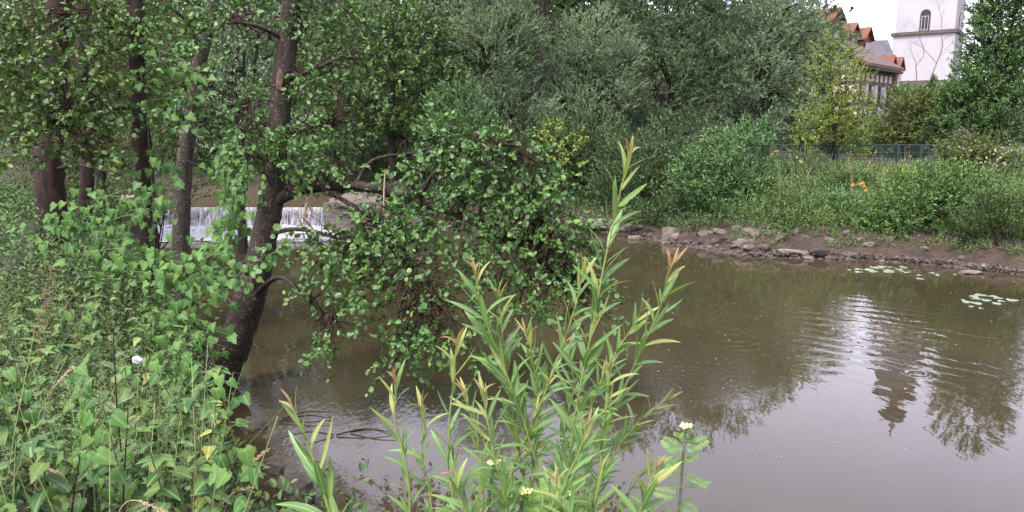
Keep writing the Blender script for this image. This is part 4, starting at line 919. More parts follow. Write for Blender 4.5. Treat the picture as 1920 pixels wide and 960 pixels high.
# ------------------------------------------------------------------ left side: alders
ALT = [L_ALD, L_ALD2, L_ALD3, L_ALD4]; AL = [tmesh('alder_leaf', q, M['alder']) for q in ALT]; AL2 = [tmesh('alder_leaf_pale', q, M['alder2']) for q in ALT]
def px_path(L_): return [at(*q) for q in L_]
def near_tree(name, label, trunk, rad, limbs, blobs, mat, tmpl, ll=.075, nmax=300, group=None, bark='bark', m=9, tl=.26, dens=1.0, k=10, tight=.25, tr=.0022, droop=.25, gup=.1, extra=None, cat='tree'):
    tp = px_path(trunk); b0 = tp[0].copy(); t = thing(name, b0, label, cat, group); B = Bag(); tube(B, tp, rad, 14, 8, .045); obj('trunk', B.mesh('trunk', M[bark], b0, True), t)
    sk = [smoothpath(tp, rad)[0]]
    for path, r0, r1 in limbs:
        q = px_path(path); B = Bag(); limb(B, q, r0, r1, 8, 6, .05); obj('limb', B.mesh('limb', M[bark], b0, True), t); sk.append(smoothpath(q, np.zeros(len(q)))[0])
    sk = np.concatenate(sk); sets = []; B = Bag()
    for q in blobs:
        px, py, rx, ry, Yb = q[:5]; dn = q[5] if len(q) > 5 else 1
        c, r = pblob(px, py, rx, ry, Yb); r[1] = min(r[1], 1.0)
        n = int(rx * ry * PI * dens * dn * (6.6 if name == 'leaning_alder' else 5.6) / (m * (ll * F / Yb) ** 2 * .75)); n = max(6, n)
        P, O, S = blob_pts(c, r, n, k + 4, tight)
        G = O + np.array([0, 0, gup]); sets.append(sprays(P, G, tl, m, ll, .82, 1.0, droop, .6, .35, out_=.3))
        for s_ in S:
            d = np.linalg.norm(sk - s_, axis=1)
            if d.min() > .9: continue
            j = sk[np.argmin(d + R.uniform(0, .3, len(sk)))]
            mid = (j + s_) / 2 + R.normal(size=3) * .07 + np.array([0, 0, .06]); tube(B, [j, mid, s_], [.007, .004, .002], 4, 4)
        i = R.integers(0, len(S), len(P) // 12)
        for a, e in zip(P[:len(i)], i):
            s_ = S[np.argmin(np.linalg.norm(S - a, axis=1))]; tube(B, [s_, (s_ + a) / 2 + R.normal(size=3) * .02, a], [.0025, .002, .0015], 3)
    x = obj('twigs', B.mesh('twigs', M['twig'], b0), t); x['kind'] = 'stuff'
    foliage(t, ALT, sets, M[mat], 'leaf', nmax, M['twig'], tr, 'crown', tmpl)
    return t
# the leaning alder and its arch over the water
near_tree('leaning_alder', 'leaning alder at the waterline, scarred trunk and a long branch arching over the water',
  [(395, 745, 6.7), (420, 690, 6.75), (452, 610, 6.8), (480, 520, 6.85), (497, 440, 6.9), (507, 385, 6.9), (513, 320, 6.95), (522, 230, 7.0), (530, 150, 7.05), (541, 60, 7.1), (553, -50, 7.1)], [.195, .17, .15, .135, .12, .115, .108, .102, .098, .09, .08],
  [([(507, 385, 6.9), (545, 362, 6.85), (600, 350, 6.8), (665, 348, 6.7), (730, 360, 6.6), (785, 380, 6.5), (860, 403, 6.4), (930, 440, 6.3), (1000, 480, 6.3), (1060, 530, 6.3)], .062, .014),
   ([(785, 380, 6.5), (800, 345, 6.45), (825, 315, 6.4), (870, 285, 6.4), (930, 270, 6.3)], .028, .008),
   ([(470, 560, 6.8), (520, 520, 6.5), (560, 545, 6.2), (620, 600, 6.0)], .03, .008),
   ([(600, 350, 6.8), (680, 400, 6.4), (740, 470, 6.1), (800, 560, 5.9)], .025, .006),
   ([(497, 440, 6.9), (560, 430, 6.6), (640, 450, 6.3), (720, 500, 6.1)], .025, .006),
   ([(665, 348, 6.7), (700, 300, 6.8), (780, 285, 6.9), (860, 260, 6.8)], .02, .006),
   ([(538, 75, 7.1), (490, 52, 6.9), (440, 40, 6.7)], .03, .008), ([(530, 150, 7.05), (590, 130, 6.9), (650, 100, 6.8)], .026, .008), ([(520, 250, 7), (580, 240, 6.9), (640, 215, 6.8)], .022, .006), ([(546, 10, 7.1), (600, -20, 7), (650, 20, 6.9)], .024, .006)],
  [(930, 290, 95, 50, 6.4), (860, 270, 70, 38, 6.5), (990, 320, 60, 45, 6.2), (900, 350, 110, 50, 6.4), (1010, 400, 60, 50, 6.2), (840, 420, 90, 45, 6.2),
   (950, 460, 80, 50, 6.1), (1050, 460, 60, 40, 6.1, .8), (1000, 540, 60, 50, 6.1, .8), (1080, 540, 45, 70, 6.2, .75), (870, 520, 80, 55, 5.9, .85), (770, 490, 80, 55, 6.0),
   (680, 470, 70, 45, 6.1), (600, 470, 60, 42, 6.3, .9), (740, 560, 90, 45, 5.8, .8), (640, 540, 60, 38, 6.0, .8), (830, 600, 100, 45, 5.7, .8), (740, 630, 75, 35, 5.7, .6), (600, 610, 60, 28, 5.9, .5),
   (870, 670, 60, 36, 5.6, .5), (740, 690, 40, 28, 5.7, .45), (960, 600, 60, 50, 5.9, .55), (1120, 590, 34, 30, 6.1, .5), (820, 640, 60, 30, 5.6, .5), (700, 410, 80, 30, 6.3, .7), (780, 330, 70, 40, 6.7, .9), (760, 420, 90, 35, 6.3, .9), (880, 380, 80, 40, 6.3, .8), (1045, 395, 45, 45, 6.2, .9), (1090, 470, 40, 40, 6.2, .9), (1110, 520, 30, 50, 6.2, .8), (1030, 340, 35, 40, 6.2, .9), (690, 440, 70, 30, 6.2, .8), (620, 650, 30, 20, 5.8, .5),
   (610, 60, 60, 60, 7.2, .7), (600, 160, 60, 50, 7, .6), (590, 250, 70, 40, 6.9, .8), (470, 250, 40, 50, 6.7, .7), (440, 70, 50, 40, 7, .6), (500, 305, 60, 45, 6.5, 1), (590, 320, 70, 26, 6.6, .9), (660, 210, 50, 40, 7, .6), (530, -10, 80, 35, 7.2, .8), (690, 110, 50, 60, 7.3, .5), (560, 290, 60, 30, 6.7, .8)],
  'alder', AL, ll=.058, k=16, tight=.24, dens=.66, gup=-.05, tl=.22)
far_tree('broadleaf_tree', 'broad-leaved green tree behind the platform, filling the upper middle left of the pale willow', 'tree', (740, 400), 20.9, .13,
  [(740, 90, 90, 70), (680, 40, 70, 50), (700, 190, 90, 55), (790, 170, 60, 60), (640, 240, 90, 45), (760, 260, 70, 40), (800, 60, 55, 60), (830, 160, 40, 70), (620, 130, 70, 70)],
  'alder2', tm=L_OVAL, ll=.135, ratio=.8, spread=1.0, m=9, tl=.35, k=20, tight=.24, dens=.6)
far_tree('shrub', 'small yellowish-green shrub peeping over the right end of the leafy arch', 'shrub', (1045, 400), 16.5, .03, [(1045, 262, 38, 32), (1065, 300, 30, 25)], 'yellowtree', tm=L_OVAL, ll=.09, ratio=.8, spread=1.0, m=8, tl=.25, k=10, dens=.55)
t = [o for o in bpy.data.objects if o.name == 'leaning_alder'][0]
cc_ = np.concatenate([blob_pts(*pblob(a_, b_, c_, d_, e_), 70, 12, .12)[0] for a_, b_, c_, d_, e_ in ((930, 300, 90, 40, 6.2), (980, 340, 70, 50, 6.1), (860, 600, 80, 50, 5.6), (1000, 500, 60, 60, 6), (780, 560, 90, 50, 5.6), (700, 490, 70, 40, 5.9))])
V, T = scatter((np.array([(0, 0, 0), (.5, .3, 0), (0, .3, .5), (-.5, .3, 0), (0, .3, -.5), (0, 1, 0)]), np.array([(0, 1, 2), (0, 2, 3), (0, 3, 4), (0, 4, 1), (5, 2, 1), (5, 3, 2), (5, 4, 3), (5, 1, 4)])), cc_, R.normal(size=cc_.shape) * .5 - [0, 0, .8], R.normal(size=cc_.shape), np.full(len(cc_), .024), np.full(len(cc_), .014))
x = obj('cones', mk('cones', V - base(t), T, None, [M['twig']]), t); x['kind'] = 'stuff'
c0 = at(524, 150, 6.92); B = Bag(); th = np.linspace(0, 2 * PI, 18, endpoint=False)
V = [c0 + np.array([math.cos(a) * .032 * q + .012 * math.sin(a), -.012 * (1 - q) , math.sin(a) * .10 * q * (1 + .15 * math.sin(5 * a))]) for q in (.999, .5) for a in th] + [c0 - np.array([0, .006, 0])]
B.add(V, T=[(36, 18 + k, 18 + (k + 1) % 18) for k in range(18)], Q=[(k, (k + 1) % 18, 18 + (k + 1) % 18, 18 + k) for k in range(18)]); x = obj('bark_scar', B.mesh('bark_scar', flat('bare_wood', (.075, .045, .032), .9, .1, .5, 30), base(t), True), t); x['label'] = 'reddish bare scar on the trunk'
near_tree('slender_alder', 'slender forked alder with dark limbs, second trunk from the left group',
  [(342, 560, 10), (340, 440, 10), (344, 330, 10), (356, 230, 10), (372, 130, 10), (392, 50, 10), (402, -30, 10)], [.13, .115, .11, .10, .085, .08, .07],
  [([(388, 70, 10), (440, 30, 9.7), (500, 25, 9.4)], .04, .012), ([(380, 100, 10), (350, 40, 9.8), (300, 0, 9.5)], .035, .012), ([(350, 250, 10), (420, 215, 9.6), (470, 190, 9.2)], .02, .008)],
  [(330, 60, 70, 55, 9.2, .8), (430, -10, 70, 35, 9.5), (320, 130, 50, 40, 8.6, .7), (470, 210, 50, 50, 9, .7), (300, 200, 50, 45, 8.2, .7), (350, 190, 45, 40, 8.5, .5), (430, 260, 55, 40, 8.8, .7)],
  'alder', AL, ll=.074, bark='bark_pale', dens=.8)
near_tree('red_barked_tree', 'straight red-brown trunk behind the vines, nearest of the upright trunks on the left',
  [(285, 620, 8.6), (280, 480, 8.6), (272, 330, 8.6), (262, 210, 8.6), (256, 100, 8.6), (252, -40, 8.6)], [.115, .105, .10, .092, .085, .08],
  [([(262, 200, 8.6), (200, 205, 8.2), (130, 215, 7.8), (95, 235, 7.5)], .022, .008), ([(256, 60, 8.6), (190, 18, 8.3), (120, 25, 8)], .018, .006)],
  [(150, 100, 90, 60, 8), (90, 170, 70, 60, 7.6), (180, 190, 80, 50, 7.8), (60, 250, 70, 60, 7.4), (210, 60, 60, 50, 8.2, .7), (130, 270, 80, 45, 7.4, .7), (60, 60, 70, 60, 8), (20, 160, 60, 80, 7.8), (150, 20, 90, 40, 8.4, .8), (210, 280, 50, 40, 7.6, .6)],
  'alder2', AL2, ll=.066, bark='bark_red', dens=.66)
near_tree('thick_trunk_tree', 'thick furrowed brown trunk at the far left edge above the nettles',
  [(100, 540, 9.5), (97, 400, 9.5), (92, 300, 9.5), (100, 150, 9.6), (110, -30, 9.6)], [.21, .18, .17, .15, .14],
  [([(92, 320, 9.5), (150, 310, 9.3), (230, 330, 9)], .03, .01)], [(20, 60, 60, 70, 9.8, .6), (150, 20, 50, 40, 9.8, .6)], 'alder2', AL2, ll=.09, nmax=60, bark='bark_red', dens=.6)
for px, Y, w_, lb_ in ((160, 12, 24, 'thin brown trunk just right of the thick one at the left'), (135, 16, 14, 'narrow dead stem behind the thick left trunk')):
    a = at(px, 480, Y); b0 = np.array([a[0], a[1], float(hgt(a[0], a[1]))]); k_ = Y / F; t = thing('tree_trunk', b0, lb_, 'tree', 'thin trunks at the left'); B = Bag()
    tube(B, [b0, at(px + 4, 300, Y), at(px - 6, 120, Y), at(px + 8, -40, Y)], [w_ * k_ * .55, w_ * k_ * .5, w_ * k_ * .42, w_ * k_ * .35], 8, 5, .06); obj('trunk', B.mesh('trunk', M['bark_red'], b0, True), t)
# fine-leaved trees behind on the left
FL = [('fine-leaved pale tree filling the gap between the forked alder and the scarred leaning trunk', 450, 14.5, [(440, 130, 75, 90), (460, 40, 80, 60), (500, -50, 110, 60), (600, -40, 60, 50), (400, 230, 70, 60), (480, 220, 60, 60)], 'willow_far', .9),
      ('fine-leaved green tree at the top left behind the red trunk', 190, 15.5, [(190, 90, 100, 90), (100, 60, 90, 80), (160, 220, 90, 70), (300, 120, 70, 100), (280, 250, 70, 60), (60, 200, 80, 100), (0, 100, 90, 120)], 'olive', .8),
      ('soft green tree behind the scarred trunk, right of it', 640, 22.5, [(640, 110, 90, 100), (620, 0, 90, 70), (700, 220, 90, 80), (590, 240, 70, 70), (750, 80, 80, 90)], 'willow_mid', .9),
      ('dark tree behind the weir and platform', 700, 25.5, [(700, 250, 120, 80), (800, 180, 100, 100), (780, 20, 120, 100), (560, 260, 120, 70), (640, 60, 120, 120), (840, 290, 100, 60)], 'shrub', 1.0),
      ('dark tree overhanging the brown pool above the weir', 420, 26.5, [(420, 270, 120, 75), (300, 250, 120, 90), (400, 100, 140, 120), (200, 200, 120, 130), (60, 150, 120, 160), (500, 0, 140, 100), (250, 0, 140, 100), (160, 320, 120, 50)], 'shrub', 1.0)]
for lb_, px, Y, bl, mt, dn in FL:
    far_tree('background_tree', lb_, 'tree', (px, 380), Y, .12, bl, mt, ll=.10 if Y < 20 else .16, ratio=.38, k=20, tight=.26, dens=dn * .8, spread=.8, group='trees behind the alders', limbs=Y > 13)
far_tree('overhanging_bush', 'small-leaved bush between the two trunks left of the weir', 'bush', (300, 430), 11.5, .03, [(310, 385, 45, 40), (280, 340, 45, 35), (370, 350, 50, 22), (240, 400, 45, 45)], 'under', ll=.045, ratio=.5, k=12, spread=.8, tl=.25, dens=.5)
far_tree('brown_thicket', 'half-dead reddish thicket at the left behind the nettles', 'bush', (170, 430), 12.5, .03, [(170, 340, 110, 50), (60, 320, 90, 60), (230, 280, 60, 60), (150, 420, 110, 50)], 'under', ll=.06, ratio=.5, k=14, spread=.8, tl=.3, dens=.42, twigmat='twig_dead', tr_=.005)

# hanging hop vine and climbing vines
HL = tmesh('hop_leaf', L_HOP, M['hop']); HT = tmesh('bindweed_leaf', L_HRT, M['hop'])
def vine(label, paths, n, ll, spreadpx, group='hop and bindweed vines', mesh=HL, ylim=None, name='climbing_vine'):
    b0 = at(*paths[0][0]); t = thing(name, b0, label, 'vine', group); Pl, Al, Nl, Ll = [], [], [], []; B = Bag()
    for path in paths:
        q = px_path(path); sp, _ = smoothpath(q, np.zeros(len(q)), 8); tube(B, sp, np.full(len(sp), .005), 4)
        for k in range(n):
            i = R.integers(0, len(sp)); k_ = sp[i][1] / F; off = R.normal(size=3) * np.array([spreadpx * k_, .10, spreadpx * k_ * .6]); off[1] -= .05
            p = sp[i] + off; Pl.append(p); Al.append((off[0] * 1.5 + R.normal() * .3, -.35 + R.normal() * .2, -.8 + R.normal() * .4)); Nl.append((R.normal() * .35, -.7, .75 + R.normal() * .3)); Ll.append(ll * R.uniform(.6, 1.25))
            tube(B, [sp[i], sp[i] + off * .5 + np.array([0, 0, .02]), p], [.002, .002, .0015], 3)
    obj('stem', B.mesh('stem', M['stem_g'], b0), t); L_ = np.array(Ll); leaf_objs('leaf', mesh, t, np.array(Pl), np.array(Al, float), np.array(Nl, float), L_, L_ * .95)
vine('green vine column hanging in front of the waterfall', [[(430, 460, 7.6), (436, 390, 7.6), (440, 330, 7.6), (425, 270, 7.6)], [(415, 480, 7.4), (445, 400, 7.5), (432, 300, 7.6)]], 80, .085, 14)
vine('vine climbing the red trunk to the top left', [[(290, 480, 8.2), (285, 350, 8.3), (278, 220, 8.3), (300, 130, 8.3), (290, 60, 8.3)], [(300, 420, 8.0), (310, 300, 8.2), (360, 200, 8.4), (330, 110, 8.4)]], 60, .09, 26)
vine('big-leaved vine mass draped over branches left of the leaning alder', [[(200, 520, 6.2), (280, 480, 6.2), (350, 500, 6.2), (410, 470, 6.3)], [(280, 640, 5.8), (330, 560, 6.0), (380, 520, 6.0), (400, 540, 6.0)], [(300, 640, 5.8), (335, 600, 5.9), (365, 610, 6.0), (375, 660, 6.0)]], 95, .078, 32)
vine('dark rounded leaves wrapped round the leaning alder trunk', [[(440, 520, 6.5), (480, 490, 6.5), (520, 470, 6.6), (540, 440, 6.6)]], 46, .075, 20, mesh=AL)
vine('vine strands spilling over the low left thicket', [[(160, 480, 6.8), (200, 420, 7.0), (250, 400, 7.2), (280, 380, 7.4)], [(100, 440, 7), (150, 410, 7), (200, 360, 7.2)]], 60, .08, 28)
# pale dead tangles
for px, py, Y, lb_ in ((578, 380, 6.6, 'dry straw tuft dangling from the arching branch'), (720, 340, 6.3, 'single pale dead stem hanging across the arching branch')):
    p = at(px, py, Y); t = thing('dry_stem', p, lb_, 'stem', 'dry stems hanging from the alder'); B = Bag()
    if px < 600:
        for k in range(12): e = p + np.array([R.normal() * .05, R.normal() * .04, -R.uniform(.08, .28)]); tube(B, [p + R.normal(size=3) * .02 + np.array([0, 0, .05]), (p + e) / 2 + R.normal(size=3) * .03, e], [.004, .006, .003], 4)
    else: tube(B, [at(722, 318, Y), at(720, 360, Y), at(719, 420, Y), at(715, 455, Y)], [.005, .006, .005, .003], 4)
    obj('stalk', B.mesh('stalk', M['straw'], p), t)

# ------------------------------------------------------------------ foreground left: nettles, mugwort, undergrowth
NL = tmesh('nettle_leaf', L_NET, M['nettle']); NY = tmesh('nettle_leaf_yellowed', L_NET, M['nettle_y']); BL = tmesh('bindweed_heart_leaf', L_HRT, M['hop'])
ML = tmesh('mugwort_leaf', L_PIN, M['mug']); TL = tmesh('tansy_leaf', L_PIN, M['tansy'])
def plant(kind, px, py, Y, label, group, hmul=1):
    """a plant whose tip shows at the pixel"""
    tip = at(px, py, Y); gz = float(hgt(tip[0], tip[1])); b0 = np.array([tip[0] + R.normal() * .08, tip[1] + R.normal() * .08, max(gz, 0) - .02]); H = tip[2] - b0[2]
    if H < .12: return
    cat = {'nettle': 'nettle', 'bindweed': 'bindweed', 'mugwort': 'mugwort', 'bramble': 'bramble', 'dock': 'dock'}[kind]
    t = thing(kind, b0, label, cat, group); B = Bag(); mid = (b0 + tip) / 2 + R.normal(size=3) * .03; q, _ = smoothpath([b0, mid, tip], [0, 0, 0], 8); tube(B, q, np.linspace(.005, .002, len(q)), 5)
    Ls = min(H, .65); P, A, N, L, Wd, yl = [], [], [], [], [], []
    if kind == 'nettle':
        n = max(4, int(Ls / .05)); st = 0
        for k in range(n):
            f = 1 - (k + .1) * Ls / H / n; p = q[min(len(q) - 1, max(0, int(f * (len(q) - 1))))] * 1.0; p = b0 + (tip - b0) * f + (mid - (b0 + tip) / 2) * math.sin(PI * f) * 1.0
            a0 = k * PI / 2 + R.uniform(-.3, .3)
            for s_ in (0, PI):
                a = a0 + s_; dr = .15 - .5 * min(1, k / 5) + R.normal() * .1; A.append((math.cos(a), math.sin(a), dr)); P.append(p); N.append((R.normal() * .15, R.normal() * .15 - .1, 1)); l = min(.085, .030 + .014 * k) * R.uniform(.85, 1.15); L.append(l); Wd.append(l * .75)
        mesh = [NY] * 1 + [NL] * 1 if R.uniform() < .12 else NL
    elif kind == 'mugwort':
        n = 16
        for k in range(n):
            f = 1 - (k + .3) * Ls / H / n; p = b0 + (tip - b0) * f + (mid - (b0 + tip) / 2) * math.sin(PI * f); a = k * 2.4
            A.append((math.cos(a), math.sin(a), .9 - .05 * k)); P.append(p); N.append((0, -.3, 1)); l = (.03 + .006 * k) * R.uniform(.8, 1.2); L.append(l); Wd.append(l * 1.0)
        mesh = ML
    elif kind == 'bramble':
        for k in range(7):
            f = 1 - (k + .2) * Ls / H / 7; p = b0 + (tip - b0) * f; a = k * 2.4; e = p + np.array([math.cos(a), math.sin(a), .3]) * .05; tube(B, [p, e], [.002, .0015], 3)
            for da in (-1.1, 0, 1.1): A.append((math.cos(a + da), math.sin(a + da), -.1)); P.append(e); N.append((R.normal() * .2, -.2, 1)); L.append(.07 * R.uniform(.8, 1.1)); Wd.append(.062)
        mesh = NL
    elif kind == 'dock':
        S = Bag(); 
        for k in range(26):
            f = 1 - k * .012 / H * 1.3; p = b0 + (tip - b0) * f; a = k * 2.4; rr = .008 + .012 * math.sin(PI * min(1, k / 26 + .1)); c_ = p + np.array([math.cos(a), math.sin(a), 0]) * rr
            for z_ in range(3): d_ = R.normal(size=3) * .008; S.add([c_ + d_, c_ + d_ + (.006, 0, .004), c_ + d_ + (0, .003, .010), c_ + d_ + (-.005, .002, .003)], T=[(0, 1, 2), (0, 2, 3)])
        x = obj('seed_head', S.mesh('seed_head', M['rust'], b0), t); x['kind'] = 'stuff'
        for k in range(6): a = k * 2.4; A.append((math.cos(a), math.sin(a), .5)); P.append(b0 + (tip - b0) * (.35 + .06 * k)); N.append((0, -.2, 1)); L.append(.12); Wd.append(.035)
        mesh = NL
    else:
        for k in range(16):
            f = R.uniform(.35, 1); p = b0 + (tip - b0) * f + R.normal(size=3) * .05; A.append((R.normal() * .6, -.3 + R.normal() * .3, -.6)); P.append(p); N.append((R.normal() * .3, -.6, .8)); L.append(.065 * R.uniform(.7, 1.2)); Wd.append(L[-1] * .85)
        mesh = BL
    obj('stem', B.mesh('stem', M['stem_g'] if kind != 'mugwort' else M['twig'], b0), t)
    leaf_objs('leaf', mesh, t, np.array(P), np.array(A, float), np.array(N, float), np.array(L), np.array(Wd))
def edge_y(px): return np.interp(px, [-60, 70, 200, 300, 380, 430, 470], [430, 450, 500, 560, 640, 700, 780])
def bank_y(px): return np.interp(px, [0, 400, 450, 500], [0, 0, 60, 200])
rows = [(6.0, 1.0), (5.0, 1.0), (4.2, 1.0), (3.5, 1.0), (3.0, 1.0), (2.6, 1.0), (2.25, 1.0)]
cnt = 0
LAB = {'nettle': 'toothed green nettle in the crowd filling the left foreground bank', 'bindweed': 'heart-leaved bindweed tangled among the left foreground nettles',
       'bramble': 'three-leaved bramble shoot low among the left foreground nettles', 'mugwort': 'feathery silver-green mugwort among the left foreground nettles', 'dock': 'rusty brown dock seed stalk at the far left edge above the nettles'}
GR = {'nettle': 'nettles on the left bank', 'bindweed': 'bindweed on the left bank', 'bramble': 'brambles on the left bank', 'mugwort': 'mugworts on the left bank', 'dock': 'dock stalks at the left edge'}
PLANTS = []
for ri, (Y, _) in enumerate(rows):
    f0 = ri / (len(rows) - 1); ytop0 = 500 + 300 * f0; step = 46 + 6 * ri
    xr = 350 + 60 * f0 if ri < 3 else 400 + 20 * (ri - 3)
    for px in np.arange(-60, xr, step):
        x_ = px + R.uniform(-18, 18); y_ = max(ytop0 + R.uniform(-45, 45), edge_y(x_) + 10 + bank_y(x_) * .3); kd = R.choice(['nettle', 'nettle', 'nettle', 'bindweed', 'bramble'], p=None)
        PLANTS.append((kd, x_, y_, Y + R.uniform(-.2, .2)))
ROWN = ['farthest row below the trunks', 'sixth row from the bottom edge', 'fifth row from the bottom edge', 'fourth row from the bottom edge', 'third row from the bottom edge', 'second row from the bottom edge', 'nearest row along the bottom edge']
ORD = ['first', 'second', 'third', 'fourth', 'fifth', 'sixth', 'seventh', 'eighth', 'ninth', 'tenth', 'eleventh', 'twelfth']; KN = {}
DSC = {'nettle': 'toothed green nettle', 'bindweed': 'heart-leaved bindweed', 'bramble': 'three-leaved bramble'}
for kd, x_, y_, Y in PLANTS:
    ri = int(np.argmin([abs(Y - q[0]) for q in rows])); i = KN[(kd, ri)] = KN.get((kd, ri), -1) + 1
    plant(kd, x_, y_, Y, '%s, %s %s from the left in the %s' % (DSC[kd], ORD[i], kd, ROWN[ri]), GR[kd])
for x_, y_, Y, lb_ in ((212, 620, 2.6, 'tall silver-green mugwort spike rising beside the white flower'), (150, 850, 2.2, 'feathery mugwort at the lower left, left of the tall spike'), (240, 765, 2.4, 'short mugwort tip below the tall spike')):
    plant('mugwort', x_, y_, Y, lb_, None)
for x_, y_, Y, q in ((105, 520, 4.2, 'second from the right'), (85, 545, 4.0, 'middle one'), (125, 560, 4.0, 'rightmost'), (70, 590, 3.8, 'leftmost and lowest'), (95, 500, 4.6, 'tallest')): plant('dock', x_, y_, Y, 'rusty dock seed stalk at the far left, %s of the group' % q, GR['dock'])
for x_, y_, Y, lb_ in ((420, 690, 4.0, 'tall nettle leaning out in front of the leaning alder foot'), (335, 610, 3.9, 'tall nettle tip standing above the white flower to its right'), (405, 760, 3.6, 'nettle at the bank rim just below the alder foot')): plant('nettle', x_, y_, Y, lb_, 'nettles at the bank rim')
# undergrowth filler below the plants
n = 4200; X = R.uniform(-4.6, -.35, n); Y = R.uniform(1.5, 8.5, n); d = sdf(X, Y, river); dd = (d > .12) & (X / Y > -.78) & ((X < -.32 * Y + .2)); X, Y = X[dd], Y[dd]; Z = hgt(X, Y)
zc = CH - Y * math.tan(PITCH) - 0.33 * Y
H_ = R.uniform(.1, .55, len(X)); H_ = np.minimum(H_, np.clip(CH - .33 * Y - Z - .02, .08, .6)); P = np.c_[X, Y, Z]
pts = []; hh = []
s_ = sprays(P, np.c_[R.normal(size=(len(P), 2)) * .3, np.ones(len(P))], .42, 10, .055, .6, 1.2, .1, .8); V, T = scatter(L_OVAL, *s_[0])
props(obj('undergrowth', mk('undergrowth', V, T, None, [M['under']])), 'thick green undergrowth beneath the nettles on the left bank', 'plants', kind='stuff')
n = 2600; X = R.uniform(-4.4, -.4, n); Y = R.uniform(1.7, 6.5, n); d = sdf(X, Y, river); k = (d > .1) & (X < -.45 * Y) & (wob(X, Y, 3, 4) > .0); X, Y = X[k], Y[k]; P = np.c_[X, Y, hgt(X, Y)]
hh = np.clip(CH - .36 * Y - P[:, 2] - R.uniform(-.12, .25, len(P)), .1, .95); P[:, 2] += hh * .55
s_ = sprays(P, np.c_[R.normal(size=(len(P), 2)) * .35, np.ones(len(P))], .38, 26, .026, .22, 1.8, .12, .5)
V, T = scatter(L_DIA, *s_[0]); tv, tq = twigs(s_[1], .0013)
props(obj('fine_herbs', mk('fine_herbs', np.concatenate([V, tv]), T, tq + len(V), [M['mug'], M['stem_g']], np.r_[np.zeros(len(T), int), np.ones(len(tq), int)])), 'thin pale feathery herbs threaded between the left bank nettles', 'plants', kind='stuff')
n = 2600; X = R.uniform(-11, -3, n); Y = R.uniform(6.5, 18, n); d = sdf(X, Y, river); k = (d > .1) & (d < 3.2); P = np.c_[X[k], Y[k], hgt(X[k], Y[k])]
s_ = sprays(P, np.c_[R.normal(size=(len(P), 2)) * .3, np.ones(len(P))], .6, 12, .075, .6, 1.1, .1, .8); V, T = scatter(L_OVAL, *s_[0])
props(obj('bank_undergrowth', mk('bank_undergrowth', V, T, None, [M['weed2']])), 'green undergrowth along the left bank towards the weir', 'plants', kind='stuff')
n = 420; X = R.uniform(-3.6, -.9, n); Y = R.uniform(1.9, 5.2, n); k = (sdf(X, Y, river) > .3) & (X < -.46 * Y); P = np.c_[X[k], Y[k], hgt(X[k], Y[k])]; m = len(P)
tp_ = P + np.c_[R.normal(size=(m, 2)) * .20, np.clip(CH - .40 * P[:, 1] - P[:, 2] + R.uniform(-.15, .22, m), .2, 1.1)]; B = Bag()
for a, e in zip(P, tp_):
    md = (a + e) / 2 + np.array([0, 0, .04]); d_ = norm(e - a); sd_ = norm(np.cross(d_, (0, 1, .2))) * .0017; end = e + np.r_[R.normal(size=2) * .10, -.03]
    B.add([a - sd_, a + sd_, md - sd_, md + sd_, e - sd_ * .7, e + sd_ * .7, end], T=[(4, 5, 6)], Q=[(0, 1, 3, 2), (2, 3, 5, 4)])
V, T, Q = B.arrays(); props(obj('meadow_grass', mk('meadow_grass', V, T, Q, [M['grass']])), 'thin pale grass blades rising between the left bank nettles', 'grass', kind='stuff')
# white bindweed flower
p = at(257, 675, 3.0); b0 = p + np.array([.02, .1, -.3]); t = thing('white_flower', b0, 'single white bindweed flower among the nettles', 'flower'); B = Bag(); tube(B, [b0, p + (0, .03, -.02)], [.002, .002], 4); obj('stem', B.mesh('stem', M['stem_g'], b0), t)
B = Bag(); ring = []; 
V = [p + (0, .03, -.01)] + [p + np.array([math.cos(a) * r_, -.012 + .012 * (r_ > .02), math.sin(a) * r_ * .8]) for r_ in (.012, .022) for a in np.linspace(0, 2 * PI, 20, endpoint=False)]
V = [np.array(v_) for v_ in V]
for k in range(20): V[21 + k] = p + (V[21 + k] - p) * (1 + .12 * math.cos(5 * 2 * PI * k / 20))
B.add(V, T=[(0, 1 + k, 1 + (k + 1) % 20) for k in range(20)], Q=[(1 + k, 21 + k, 21 + (k + 1) % 20, 1 + (k + 1) % 20) for k in range(20)]); obj('petals', B.mesh('petals', M['white_petal'], b0, True), t)
